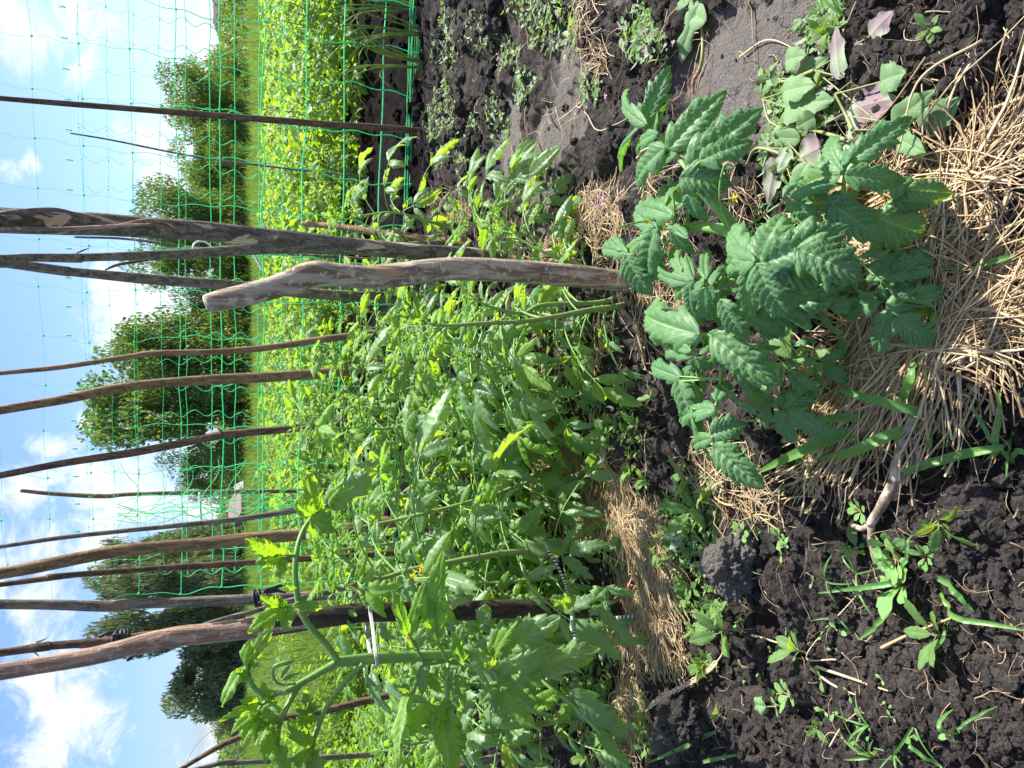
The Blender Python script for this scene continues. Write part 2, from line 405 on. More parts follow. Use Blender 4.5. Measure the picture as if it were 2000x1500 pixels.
def ground_h(X, Y, fine=True):
    sp = np.maximum(Y, .3)
    c = crust_mask(X, Y) * (Y < 6)
    near = np.clip((9.5-Y)/4.0, 0, 1)
    h = (fbm(X*2.2, Y*2.2, 3, 1)-.5)*.06*near
    wx = X+(fbm(X*13, Y*13, 2, 31)-.5)*.03; wy = Y+(fbm(X*13+5, Y*13, 2, 33)-.5)*.03
    lump = np.clip(1-worley(wx*15, wy*15, 11)*1.15, 0, 1)**.8
    big = np.clip(1-worley(wx*6.5, wy*6.5, 21)*1.2, 0, 1)
    sel = np.clip((fbm(X*5, Y*5, 2, 77)-.42)*6, 0, 1)
    rough = (1-c)
    h = h+rough*near*(lump*.018+big*sel*.034)
    if fine:
        l2 = np.clip(1-worley(wx*42, wy*42, 13)*1.1, 0, 1)
        l3 = np.clip(1-worley(wx*100, wy*100, 17)*1.1, 0, 1)
        f2 = np.clip((6.0-Y)/2.5, 0, 1); f3 = np.clip((3.2-Y)/1.4, 0, 1)
        h = h+rough*(l2*.0085*f2+l3*.0042*f3)+c*f2*((fbm(X*40, Y*40, 3, 3)-.5)*.006+(fbm(X*160, Y*160, 2, 4)-.5)*.002*f3)
    for (px, py, r, z) in CLODS:
        cx, cy = gxy(px, py)
        d = np.sqrt((X-cx)**2+(Y-cy)**2)/r*(1+(fbm(X*22, Y*22, 2, int(px))-.5)*.9)
        h = h+z*np.clip(1-d**2.4, 0, 1)**.7
    # low bank near the lens, on the right of the straw
    return h
ys = []
th0, th1 = math.atan((2060-1000)/FPX)+PITCH, math.atan((640-1000)/FPX)+PITCH
for t in np.linspace(th0, th1, 880): ys.append(CAM_H/math.tan(t))
y0 = ys[0]; back = list(np.linspace(-3, y0-.02, 22)); far = list(np.geomspace(ys[-1]*1.03, 900, 46))
Yr = np.array(back+ys+far)
sx = np.linspace(-1, 1, 860); sx = np.concatenate([-np.geomspace(14, 1.06, 12), sx, np.geomspace(1.06, 14, 12)])
half = 0.60*np.sqrt(np.maximum(Yr, .55)**2*.938**2+.5)+.10
GX = sx[None, :]*half[:, None]; GY = np.broadcast_to(Yr[:, None], GX.shape)
GH = ground_h(GX, GY)
GC = crust_mask(GX, GY)*(GY < 6)
V = np.stack([GX, GY, GH], -1).reshape(-1, 3)
nr, nc = GX.shape
i, j = np.meshgrid(np.arange(nr-1), np.arange(nc-1), indexing='ij')
Q = np.stack([i*nc+j, i*nc+j+1, (i+1)*nc+j+1, (i+1)*nc+j], -1).reshape(-1, 4)
g = MB(); g.add(V, Q, uv=V[:, :2], rnd=GC.ravel())
m, nt, out = new_mat('dark_garden_soil')
tcn = N(nt, 'ShaderNodeTexCoord'); at = N(nt, 'ShaderNodeAttribute'); at.attribute_name = 'rnd'
sp_ = N(nt, 'ShaderNodeSeparateXYZ'); nt.links.new(tcn.outputs['Object'], sp_.inputs[0])
n_a = noise_tex(nt, tcn.outputs['Object'], 55, 8, .72); n_b = noise_tex(nt, tcn.outputs['Object'], 420, 5, .7); n_c = noise_tex(nt, tcn.outputs['Object'], 5, 4, .6)
soil = mixc(nt, smooth(nt, n_a, .34, .66), (.021, .0178, .0168), (.066, .058, .054))
soil = mixc(nt, smooth(nt, n_b, .56, .70, 0, .75), soil, (.13, .11, .10))
soil = mixc(nt, smooth(nt, n_c, .45, .7, 0, .5), soil, (.084, .075, .069))
crust = mixc(nt, smooth(nt, n_b, .35, .65), (.120, .107, .097), (.178, .162, .148))
crust = mixc(nt, smooth(nt, n_a, .56, .66, 0, .8), crust, (.055, .044, .04))
gc = mixc(nt, at.outputs['Fac'], soil, crust)
mead = mixc(nt, smooth(nt, noise_tex(nt, tcn.outputs['Object'], .6, 5), .35, .65), (.08, .14, .03), (.15, .18, .05))
gc = mixc(nt, smooth(nt, math_node(nt, 'ADD', sp_.outputs['Y'], math_node(nt, 'MULTIPLY', n_c, .5)), 3.1, 3.5), gc, (.010, .008, .0075))  # soil colour darkened past the net to stand in for clod and potato shade
gc = mixc(nt, smooth(nt, sp_.outputs['Y'], 11.5, 13.5), gc, mead)
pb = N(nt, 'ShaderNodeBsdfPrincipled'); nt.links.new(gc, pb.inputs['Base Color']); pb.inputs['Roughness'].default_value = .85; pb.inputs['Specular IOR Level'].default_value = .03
vor = N(nt, 'ShaderNodeTexVoronoi'); vor.inputs['Scale'].default_value = 260; nt.links.new(tcn.outputs['Object'], vor.inputs['Vector'])
hh = math_node(nt, 'ADD', math_node(nt, 'MULTIPLY', n_a, 1.4), math_node(nt, 'ADD', math_node(nt, 'MULTIPLY', n_b, .5), math_node(nt, 'MULTIPLY', vor.outputs['Distance'], -.5)))
nt.links.new(bump(nt, hh, 1.0, .006), pb.inputs['Normal']); nt.links.new(pb.outputs[0], out.inputs['Surface'])
M['soil'] = m
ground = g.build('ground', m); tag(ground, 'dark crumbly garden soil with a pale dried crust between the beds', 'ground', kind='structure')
def gz(x, y):
    return float(ground_h(np.array([float(x)]), np.array([float(y)]))[0])
def gzv(X, Y): return ground_h(np.asarray(X, float), np.asarray(Y, float))

# crumbs of soil lying on the bed: too many to count
rs = np.random.RandomState(4)
ico_me = None
import bmesh
def ico(sub=1):
    bm = bmesh.new(); bmesh.ops.create_icosphere(bm, subdivisions=sub, radius=1)
    v = np.array([p.co[:] for p in bm.verts]); f = np.array([[q.index for q in fc.verts] for fc in bm.faces]); bm.free(); return v, f
icoV, icoF = ico(2)
def crumbs(n, rmin, rmax, name, label, region, x0=860, x1=2040):
    mb = MB(); k = 0
    pxs = x0+(x1-x0)*rs.rand(n*2)**.6; pys = rs.uniform(-40, 1540, n*2)
    XY = np.array([gxy(a, b) for a, b in zip(pxs, pys)]); cm = crust_mask(XY[:, 0], XY[:, 1])
    XY = XY[(cm < .3) | (rs.rand(len(XY)) < .07)][:n]; ZZ = ground_h(XY[:, 0], XY[:, 1])
    for (x, y), z_ in zip(XY, ZZ):
        r = rmin+(rmax-rmin)*rs.rand()**4
        r *= max(.7, y/1.0)**.4
        v = icoV*(1+(h2(np.arange(len(icoV)), np.full(len(icoV), k), 3)[:, None]-.5)*.75)
        v = v*np.array([1, rs.uniform(.7, 1.2), rs.uniform(.6, .95)])*r
        a = rs.rand()*6.28; c, s_ = math.cos(a), math.sin(a)
        v = v@np.array([[c, s_, 0], [-s_, c, 0], [0, 0, 1]])+np.array([x, y, z_+r*.25])
        mb.add(v, T=icoF, uv=None, rnd=0.0); k += 1
    o = mb.build(name, M['soil'], smooth=False); tag(o, label, 'soil', kind='stuff')
crumbs(7000, .0022, .012, 'soil_crumbs', 'loose dark crumbs of soil scattered over the bed', lambda a, b: True)

crumbs(1500, .006, .024, 'soil_lumps', 'rough dark lumps of hoed soil near and behind the net', None, 735, 1010)
# two grey dry clods big enough to lift
def clod(px, py, r, label, seed, shade_=.5):
    x, y = gxy(px, py); v, f = ico(6)
    dd = np.array([fbm(v[:, 0]*2+seed, v[:, 1]*2+v[:, 2]*1.7, 3, seed)]).ravel()
    d2 = np.clip(1-worley(v[:, 0]*6+v[:, 2]*2.3, v[:, 1]*6-v[:, 2]*3.1, seed), 0, 1)
    d3 = np.clip(1-worley(v[:, 0]*15+v[:, 2]*6.3, v[:, 1]*15-v[:, 2]*7.1, seed+2), 0, 1)
    d4 = vnoise(v[:, 0]*40+v[:, 2]*31, v[:, 1]*40-v[:, 2]*27, seed+3)
    v = v*(.30+dd*1.05+d2*.26+d3*.15+d4*.06)[:, None]*np.array([1.1, .9, .75])*r
    mb = MB(); mb.add(v+np.array([0, 0, r*.30]), T=f, rnd=shade_)
    o = mb.build('soil_clod', M['soil']); o.location = (x, y, gz(x, y)-.01); tag(o, label, 'clod', 'large soil clods on the bed')
clod(1490, 1095, .040, 'pale grey dry clod of soil beside a small pink-stemmed leaf', 3, .85)
clod(1345, 1430, .036, 'grey crumbly clod beneath the seed head of dry grass', 8, .6)
clod(1395, 1395, .030, 'darker rounded clod touching the larger grey clod near the left bed edge', 15, .05)

# ------------------------------------------------------------------ far hill, houses, power lines
def ridge(name, pts, Y, mat, label, thick=60):
    mb = MB(); n = 80
    P = catmull(np.array([(PY(x, y, Y).x, PY(x, y, Y).z) for x, y in pts]), n)
    V = []
    for k in range(n):
        V += [(P[k, 0], Y-thick, -3), (P[k, 0], Y-thick*.35, P[k, 1]*.62), (P[k, 0], Y, P[k, 1]), (P[k, 0], Y+thick, -3)]
    V = np.array(V); V[:, 2] += (h2(np.arange(len(V)), np.arange(len(V)), 5)-.5)*.6
    i, j = np.meshgrid(np.arange(n-1), np.arange(3), indexing='ij')
    Q = np.stack([i*4+j, i*4+j+1, (i+1)*4+j+1, (i+1)*4+j], -1).reshape(-1, 4)
    mb.add(V, Q); o = mb.build(name, mat); tag(o, label, 'hill', kind='structure')
M['hill'] = plain_mat('bare_hill', (.075, .06, .068), (.10, .08, .09), .05, .9, .1, .2, use_rnd=False)
M['hill_g'] = plain_mat('wooded_hill', (.045, .075, .045), (.065, .095, .055), .2, .9, .1, .2, use_rnd=False)
ridge('hill', [(462,-330),(414,-200),(411,-60),(416,10),(418,50),(432,72),(446,100),(466,165),(474,240)], 320, M['hill'], 'bare purplish brown slag hill far behind the field')
ridge('hill', [(462,-400),(458,-60),(452,30),(457,150),(461,400),(460,700),(463,1000),(459,1300),(462,1600),(461,1900)], 230, M['hill_g'], 'low dark wooded rise along the horizon')
def house(px, py, w, dpt, eave, rise, Y, label, wall, roof, ang):
    p = PY(px, py, Y); e = empty('house', (p.x, Y, 0)); e.rotation_euler = (0, 0, ang)
    tag(e, label, 'house')
    a, b = w/2, dpt/2
    mb = MB(); mb.add([(-a,-b,0),(a,-b,0),(a,b,0),(-a,b,0),(-a,-b,eave),(a,-b,eave),(a,b,eave),(-a,b,eave),(-a,0,eave+rise),(a,0,eave+rise)],
                      Q=[(0,1,5,4),(2,3,7,6),(1,2,6,5),(3,0,4,7)], T=[(4,7,8),(5,9,6)])
    mb.build('wall', wall, e, smooth=False)
    o = .15; t = .06; mb = MB()
    for s in (-1, 1):
        y1 = s*(b+o); z1 = eave-o*rise/b
        v = [(-a-o,0,eave+rise+.02),(a+o,0,eave+rise+.02),(a+o,y1,z1+.02),(-a-o,y1,z1+.02)]
        v += [(x, y, z+t) for x, y, z in v]
        mb.add(v, Q=[(0,1,2,3),(4,7,6,5),(0,4,5,1),(1,5,6,2),(2,6,7,3),(3,7,4,0)])
    rf = mb.build('roof', roof, e, smooth=False)
    for k in (-.25, .25):
        mb = MB(); x = k*w; q = eave/2.6
        mb.add([(x-.45*q,-b-.03,1.0*q),(x+.45*q,-b-.03,1.0*q),(x+.45*q,-b-.03,2.1*q),(x-.45*q,-b-.03,2.1*q),(x-.45*q,-b+.05,1.0*q),(x+.45*q,-b+.05,1.0*q),(x+.45*q,-b+.05,2.1*q),(x-.45*q,-b+.05,2.1*q)],
               Q=[(0,1,2,3),(0,4,5,1),(1,5,6,2),(2,6,7,3),(3,7,4,0)])
        mb.build('window', M['glass'], e, smooth=False)
    c0, c1 = a*.5-.12, a*.5+.12; z0, z1 = eave+rise*.5, eave+rise+.25
    mb = MB(); mb.add([(c0,.1,z0),(c1,.1,z0),(c1,.34,z0),(c0,.34,z0),(c0,.1,z1),(c1,.1,z1),(c1,.34,z1),(c0,.34,z1)],
             Q=[(0,1,5,4),(1,2,6,5),(2,3,7,6),(3,0,4,7),(4,5,6,7)])
    mb.build('chimney', M['h_wall'], rf, smooth=False)
M['glass'] = plain_mat('window_glass', (.04, .05, .06), (.06, .07, .08), 1, .15, .5, 0, use_rnd=False)
M['h_wall'] = plain_mat('pale_house_wall', (.42, .42, .46), (.5, .5, .53), 1, .8, .2, .1, use_rnd=False)
M['h_roof'] = plain_mat('purple_brown_roof', (.16, .085, .10), (.20, .11, .12), 2, .6, .3, .1, use_rnd=False)
M['h_roof2'] = plain_mat('grey_roof', (.30, .31, .36), (.36, .37, .42), 2, .6, .3, .1, use_rnd=False)
house(508, 1003, 2.6, 2.2, .75, .65, 50, 'small far house with a purple-brown roof beyond the field', M['h_wall'], M['h_roof'], math.radians(62))
house(508, 977, 2.0, 1.7, .6, .5, 52, 'low grey-roofed shed right beside the purple-brown roof', M['h_wall'], M['h_roof2'], math.radians(20))

# ------------------------------------------------------------------ trees beyond the meadow
def tree_mesh(seed, kind='tree', nleaf=24000, gap=.5):
    """crown fitted in x,y -1..1, z 0..1; returns crown mesh, trunk mesh"""
    r = np.random.RandomState(seed)
    lobes = []
    for k in range(26):
        t = r.rand(); z = .16+.80*t
        rad = math.sqrt(max(.02, 1-((z-.50)/.52)**2))*(.8+.3*r.rand())
        a = r.rand()*6.283; q = r.rand()**.5*rad*.78
        lobes.append((q*math.cos(a), q*math.sin(a)*.8, z, .17+.17*r.rand()))
    lobes.append((0, 0, .45, .45)); lobes.append((0, 0, .65, .34)); lobes.append((.1, 0, .25, .42))
    L = np.array(lobes)
    w = L[:, 3]**2; pick = r.choice(len(L), nleaf, p=w/w.sum())
    d = r.randn(nleaf, 3); d /= np.linalg.norm(d, axis=1, keepdims=True)
    rr = (r.rand(nleaf)**.38)
    P = L[pick, :3]+d*(L[pick, 3]*rr)[:, None]*np.array([1, 1, .62])
    nz = fbm(P[:, 0]*5+P[:, 1]*3+seed, P[:, 2]*7, 3, seed)
    P = P[nz > .40+.10*(gap-.5)]
    P[:, 2] = np.maximum(P[:, 2], .02+.05*r.rand(len(P)))
    n = len(P); s = .024*(.6+.8*r.rand(n))
    asp = 3.2 if kind == 'willow' else 1.5
    U = r.randn(n, 3);
    if kind == 'willow': U[:, 2] -= 1.2
    U /= np.linalg.norm(U, axis=1, keepdims=True)
    W = np.cross(U, r.randn(n, 3)); W /= np.linalg.norm(W, axis=1, keepdims=True)
    a = P-U*s[:, None]*asp*.5; b = P+U*s[:, None]*asp*.5; c = P+W*s[:, None]*.42; e = P-W*s[:, None]*.42
    V = np.stack([a, c, b, e], 1).reshape(-1, 3); Q = np.arange(4*n).reshape(-1, 4)
    mb = MB(); mb.add(V, Q, rnd=np.repeat(r.rand(n), 4))
    crown = mb.build('crown', M[kind], link_it=False)
    tb = MB(); tube(tb, [(0,0,-.02),(.02,0,.25),(0,.02,.5),(.03,0,.8)], [.045,.036,.022,.006], 8, 14)
    for k in range(9):
        l = L[k]; z0 = .15+.07*k
        tube(tb, [(0,0,z0*.8),(l[0]*.5,l[1]*.5,(z0+l[2])*.5),tuple(l[:3])], [.018,.010,.003], 5, 8)
    trunk = tb.build('trunk', M['bark_dark'], link_it=False)
    return crown.data, trunk.data
TM = [tree_mesh(3, 'tree'), tree_mesh(9, 'tree', 21000, .8), tree_mesh(14, 'willow', 26000, .6), tree_mesh(21, 'tree', 23000, 1.0), tree_mesh(30, 'willow', 23000, 1.1)]
# pixel y of the middle, half width, top x, distance, mesh, label
TREES = [(205, 75, 318, 42, 1, 'loose airy tree standing right of the thin front stake, nearest the bare hill'),
         (330, 70, 352, 44, 3, 'sparse low tree between the thin leaning cane and the airy tree'),
         (430, 72, 262, 42, 1, 'tall ragged tree behind the thick grey stake'),
         (520, 70, 268, 44, 3, 'dark tree behind the two crossing stakes'),
         (600, 46, 372, 43, 0, 'small dark tree just left of the driftwood stake top'),
         (700, 105, 222, 41, 0, 'broad dark green tree, right half of the rounded clump in the middle'),
         (790, 135, 176, 43, 0, 'tallest rounded dark tree in the middle of the tree line'),
         (905, 50, 330, 44, 3, 'light lower tree left of the rounded dark tree'),
         (950, 30, 362, 56, 3, 'thin low tree behind the post in the folded net'),
         (1060, 44, 245, 54, 4, 'thin grey-green willow right of the small house'),
         (1120, 76, 212, 43, 2, 'full grey-green willow behind the knotted grey stake'),
         (1205, 66, 224, 44, 2, 'grey-green willow just right of the big debarked stake'),
         (1310, 88, 346, 43, 2, 'rounded willow left of the big debarked stake'),
         (160, 62, 405, 50, 1, 'squat dark tree at the right end of the tree line'),
         (262, 80, 378, 47, 0, 'low dark tree half behind the loose airy tree'),
         (388, 84, 372, 48, 3, 'broad low tree under the tall ragged one'),
         (478, 78, 338, 47, 0, 'dense low tree between the tall ragged one and the dark one'),
         (562, 70, 396, 47, 3, 'low tree behind the leaning stake crossing'),
         (645, 66, 390, 48, 0, 'low dark tree at the right foot of the rounded clump'),
         (1085, 80, 330, 49, 2, 'dark willow low behind the two grey-green willows'),
         (1170, 76, 318, 50, 4, 'pale willow low behind the smooth grey stake'),
         (1262, 60, 400, 48, 2, 'low willow behind the big debarked stake'),
         (1400, 60, 420, 46, 4, 'low willow at the left end of the tree line')]
for (py, hw, tx, Y, k, lab) in TREES:
    base = PY(500, py, Y); top = PY(tx, py, Y); d_ = depth(base)
    R_ = hw/FPX*d_*1.32; Hh = top.z+.3
    e = empty('willow_tree' if k in (2, 4) else 'broadleaf_tree', (base.x, Y, -.3)); e.rotation_euler = (0, 0, 1.3*py)
    e.scale = (R_, R_, Hh/.98)
    tag(e, lab, 'tree', 'trees beyond the meadow')
    for nm, me in (('crown', TM[k][0]), ('trunk', TM[k][1])):
        link(bpy.data.objects.new(nm, me), e)
# dark far-off wood along the foot of the trees
r = np.random.RandomState(8); mb = MB()
n = 60000
X = r.uniform(-75, 75, n); Yy = 58+r.rand(n)*16
top = 1.1+1.6*fbm(X*.16+3, X*0, 3, 3)+1.0*fbm(X*.7, X*0, 2, 9)
Z = top*r.rand(n)**.7; s = .17*(.5+r.rand(n))
U = r.randn(n, 3); U /= np.linalg.norm(U, axis=1, keepdims=True); W = np.cross(U, r.randn(n, 3)); W /= np.linalg.norm(W, axis=1, keepdims=True)
P = np.stack([X, Yy, Z], -1)
V = np.stack([P-U*s[:, None], P+W*s[:, None]*.5, P+U*s[:, None], P-W*s[:, None]*.5], 1).reshape(-1, 3)
mb.add(V, np.arange(4*n).reshape(-1, 4), rnd=np.repeat(r.rand(n), 4))
tag(mb.build('woodland', M['tree']), 'dark scrub and woodland at the far edge of the meadow', 'woodland', kind='stuff')

# ------------------------------------------------------------------ meadow grass
def blades(mb, X, Yy, Z, H, Wd, r, lean=.45, seg=3, az=None):
    n = len(X); a = r.rand(n)*6.283 if az is None else az; ln = lean*r.rand(n)
    dx = np.cos(a)*ln*H; dy = np.sin(a)*ln*H; fa = r.rand(n)*3.14
    sxv = np.cos(fa)*Wd*.5; syv = np.sin(fa)*Wd*.5
    rows = []
    for k in range(seg+1):
        t = k/seg; w = (1-t**1.5)+.02
        c = np.stack([X+dx*t**2, Yy+dy*t**2, Z+H*t*(1-.25*ln*t)], -1); s_ = np.stack([sxv*w, syv*w, 0*sxv], -1)
        rows += [c-s_, c+s_]
    V = np.stack(rows, 1).reshape(-1, 3); m_ = 2*(seg+1)
    q = np.array([[2*k, 2*k+1, 2*k+3, 2*k+2] for k in range(seg)])
    Q = (np.arange(n)[:, None, None]*m_+q[None]).reshape(-1, 4)
    rv = np.repeat(r.rand(n), m_)
    mb.add(V, Q, uv=np.tile(np.array([[.3, 0]]), (n*m_, 1)), rnd=rv)
mb = MB(); r = np.random.RandomState(5)
n = 60000
Yy = 11.5+46*r.rand(n)**1.25; X = (r.rand(n)-.5)*2*(Yy*.60+2)
H = .20+.55*np.clip(fbm(X*.9, Yy*.35, 3, 4)-.25, 0, 1)+.22*r.rand(n)**2
H *= .8+.5*(fbm(X*.25+9, Yy*.12, 2, 6) > .55)
blades(mb, X, Yy, X*0-.01, H, .009+.0009*Yy, r, 1.1, 3)
n = 16000    # long grass left of the potatoes
Yy = 4.2+7*r.rand(n); X = -1.3-(r.rand(n)**1.2)*3.6*(Yy/7)
keep = X > -(Yy*.62+1.2); X, Yy = X[keep], Yy[keep]; n = len(X)
blades(mb, X, Yy, X*0, .25+.30*r.rand(n)*fbm(X*2, Yy*2, 2, 3)*1.6, .009+.005*r.rand(n), r, .95, 4)
tag(mb.build('meadow_grass', M['meadow']), 'tall yellow-green meadow grass behind the beds', 'grass', kind='stuff')

# leafy weeds standing in the long grass left of the potatoes
mb = MB(); r = np.random.RandomState(33)
def leaf_cloud(mb, X, Y, Z, L, r, up=.6):
    n = len(X); a = r.rand(n)*6.283; F = np.stack([np.cos(a), np.sin(a), r.randn(n)*.5], -1); F /= np.linalg.norm(F, axis=1, keepdims=True)
    S = np.cross(F, np.stack([r.randn(n)*up, r.randn(n)*up, np.ones(n)], -1)); S /= np.linalg.norm(S, axis=1, keepdims=True); Nn = np.cross(S, F)
    P = np.stack([X, Y, Z], -1); L_ = L[:, None]
    V = np.stack([P-F*L_*.5, P+S*L_*.24+Nn*L_*.05, P+F*L_*.5-Nn*L_*.1, P-S*L_*.24+Nn*L_*.05, P], 1)
    T = np.array([[0, 1, 4], [1, 2, 4], [2, 3, 4], [3, 0, 4]]); T = (np.arange(n)[:, None, None]*5+T[None]).reshape(-1, 3)
    mb.add(V.reshape(-1, 3), T=T, uv=np.tile(np.array([[.5, 0], [1, .5], [.5, 1], [0, .5], [.5, .5]]), (n, 1)), rnd=np.repeat(r.rand(n), 5))
n = 34000; Yy = 2.6+6.5*r.rand(n); X = -(.20*Yy)-(.45*Yy+.5)*r.rand(n); cl = fbm(X*1.6, Yy*1.6, 2, 8)
k = (cl > .40) & (X < -.55) & ((X < -1.0) | (Yy < 4.3)); X, Yy, cl = X[k], Yy[k], cl[k]
leaf_cloud(mb, X, Yy, np.minimum(.08+1.0*(cl-.40), .34)*r.rand(len(X))**.6*np.where(Yy > 3.4, 1.3, .7)+.01, .030+.035*r.rand(len(X)), r)
tag(mb.build('leafy_weeds', [M['potato']]), 'leafy green weeds mixed with long grass left of the potato rows', 'weeds', kind='stuff')
# ------------------------------------------------------------------ stakes: pixel axis points (x, y, width) with a distance at each end
def to3(pts, Y0, Y1):
    """pts along the stake from top to base; distance runs from Y0 at the top to Y1 at the base"""
    pts = np.asarray(pts, float); L = np.concatenate([[0], np.cumsum(np.abs(np.diff(pts[:, 0])))]); L /= L[-1]
    P, R = [], []
    for (x, y, w), t in zip(pts, L):
        p = PY(x, y, Y0+(Y1-Y0)*t); P.append(p[:]); R.append(w/FPX*depth(p)/2)
    return np.array(P), np.array(R)
STK = []
def stake(pts, Y0, Y1, mat, label, name='wooden_stake', seed=1, n=90, sides=18, amp=.10, knots=(), over=True, group='wooden stakes in the tomato beds', parts=(), lower=None):
    P, R = to3(pts, Y0, Y1)
    if over:      # carry on above the frame to a cut end
        d = nrm(P[0]-P[1]); P = np.vstack([P[0]+d*.22, P]); R = np.concatenate([[R[0]*.92], R])
    d = nrm(P[-1]-P[-2]); P = np.vstack([P, P[-1]+d*.08]); R = np.concatenate([R, [R[-1]*.8]])
    base = P[-1].copy(); r0 = float(np.mean(R))
    def bmp(l, th):
        v = 1+amp*(fbm(np.cos(th)*1.2+seed*3, l*(.55/r0)*.14+np.sin(th)*1.2, 3, seed)-.5)*2+amp*.35*(fbm(th*2.2*np.ones_like(l), l*9, 2, seed+5)-.5)*2
        for (kl, kt, kr, ks) in knots:
            dth = np.abs((th-kt+np.pi) % (2*np.pi)-np.pi)
            v = v+kr*np.exp(-((l-kl)/ks)**2-(dth/.6)**2)
        return v
    e = empty(name, tuple(base)); tag(e, label, 'stake', group)
    mb = MB(); tube(mb, P, R, sides, n, bump=bmp)
    if lower:      # another face of wood below a given height, with a ragged edge
        Vv = mb.V[0]; Qc = Vv[mb.Q[0]].mean(1); ang = np.arctan2(Qc[:, 1]-Qc[:, 1].mean(), Qc[:, 0]-Qc[:, 0].mean())
        mb.QM[0] = (Qc[:, 2]+(fbm(ang*2, Qc[:, 2]*9, 3, 4)-.5)*.22+ .04*np.sin(mb.Q[0][:, 0] % sides) < lower[0]).astype(int)
    shaft = mb.build('shaft', [M[mat]]+([M[lower[1]]] if lower else []), e, origin=base)
    for (nm, pp, rr, mt) in parts:
        mb = MB(); Pq, Rq = to3(pp, rr[0], rr[1]); tube(mb, Pq, Rq, 8, 16, bump=lambda l, th: 1+.25*(fbm(th*2*np.ones_like(l), l*60, 2, 7)-.5)); mb.build(nm, M[mt], shaft, origin=base)
    return e
stake([(0,192,10),(150,204,11),(430,226,12),(640,243,13),(750,250,13),(835,258,13)], 2.85, 3.10, 'bark_dark', 'thin straight dark stake standing in front of the net, rightmost of all', seed=2, sides=12, amp=.05)
stake([(0,430,50),(80,433,49),(200,438,45),(300,445,40),(400,451,37),(500,462,36),(600,472,36),(700,482,34),(800,491,32),(900,497,30),(1010,505,28)], 1.62, 1.98, 'bark_peel', 'thick grey stake with peeling bark, crossing behind the driftwood stake', seed=3, amp=.09, n=160, sides=24,
      knots=((.40,1.6,.10,.02),(.62,4.2,.10,.03)),
      parts=[('bark_strip',[(0,417,9),(60,411,10),(110,410,9),(150,418,5),(185,424,2)],(1.60,1.62),'bark_peel'),('bark_strip',[(215,444,5),(280,430,6),(320,432,7),(345,446,4)],(1.62,1.64),'bark_tan'),
             ('bark_strip',[(0,446,7),(120,447,8),(230,441,6),(300,437,3)],(1.60,1.62),'bark_tan')])
stake([(0,504,13),(50,503,15),(155,504,18),(165,503,16),(350,496,20),(480,488,21),(560,486,20),(700,486,20),(880,478,20)], 2.0, 2.45, 'bark_grey', 'dark grey stake with a bare pale patch near its top, right of the leaning one', seed=4, amp=.10,
      parts=[('bark_strip',[(150,494,3),(165,488,3),(175,484,1)],(2.02,2.02),'bark_dark'),('bark_strip',[(205,527,3),(235,516,6),(290,508,4)],(2.02,2.05),'bark_dark')])
stake([(0,516,14),(25,516,18),(130,530,20),(140,531,18),(300,546,20),(450,557,20),(640,576,21),(830,581,21),(875,582,20)], 2.25, 2.7, 'bark_grey', 'stake leaning left whose upper half passes behind the driftwood top', seed=5, amp=.08)
stake([(590,437,10),(650,442,13),(760,457,14),(910,476,14)], 2.75, 2.38, 'bark_brown', 'short stake ending at potato height just right of the thick grey stake', seed=6, over=False, sides=12)
stake([(402,594,30),(412,591,36),(450,583,42),(520,566,44),(560,553,46),(600,538,50),(625,534,50),(660,537,46),(740,541,46),(860,526,44),(900,525,44),(1000,529,43),(1150,541,40),(1240,554,36),(1290,562,32)], 1.18, 1.29, 'drift', 'short weathered driftwood stake with a bent stub top', name='driftwood_stake', seed=7, over=False, n=220, sides=36, amp=.10,
      knots=((.135,2.2,.30,.012),(.29,5.2,.22,.010),(.335,.8,.22,.012),(.36,2.2,.14,.01),(.56,1.0,.10,.01)))
stake([(0,729,9),(120,717,10),(250,697,11),(300,690,12),(420,687,12),(520,679,13),(652,660,14),(740,650,14),(840,645,14)], 3.0, 3.05, 'bark_brown', 'slender curved stake, right one of the pair of long thin stakes mid picture', seed=8, sides=12)
stake([(0,801,18),(120,781,18),(250,756,19),(400,743,20),(520,736,20),(630,729,21),(740,716,19),(905,702,18)], 2.3, 2.58, 'bark_brown', 'long stout olive-brown stake with tie above the tomato leaves, mid picture', seed=9, knots=((.9,2.,.12,.012),))
stake([(0,929,13),(120,905,14),(260,884,15),(380,860,15),(430,850,17),(445,848,16),(560,838,15),(665,826,15),(800,814,15),(935,804,14)], 2.2, 2.42, 'bark_dark', 'thin dark stake with a small side twig, left of the stout olive-brown stake', seed=10, sides=12,
      parts=[('twig_stub',[(425,836,2),(431,842,4),(434,849,6)],(2.28,2.28),'bark_dark')])
stake([(0,1068,8),(120,1050,9),(250,1036,9),(360,1025,10),(480,1012,11),(600,993,12),(700,980,12),(850,965,12)], 2.6, 2.8, 'bark_grey', 'thinnest smooth grey stake standing right of the knobbly grey-brown one', seed=11, sides=12, amp=.06)
stake([(0,1120,22),(60,1109,24),(215,1079,24),(300,1070,24),(400,1062,25),(520,1049,25),(640,1040,24),(760,1020,23),(900,1008,22),(960,1000,20)], 1.85, 2.05, 'bark_brown', 'rough speckled grey-brown stake between the thin grey and the thin dark stakes', seed=12, amp=.13)
stake([(0,1142,10),(90,1130,12),(95,1128,14),(150,1122,12),(280,1112,11),(370,1106,13),(480,1099,11),(620,1090,12),(900,1072,12)], 1.9, 2.15, 'bark_dark', 'thin dark stake with flaking bark right of the knotted grey stake', seed=13, sides=12, amp=.16)
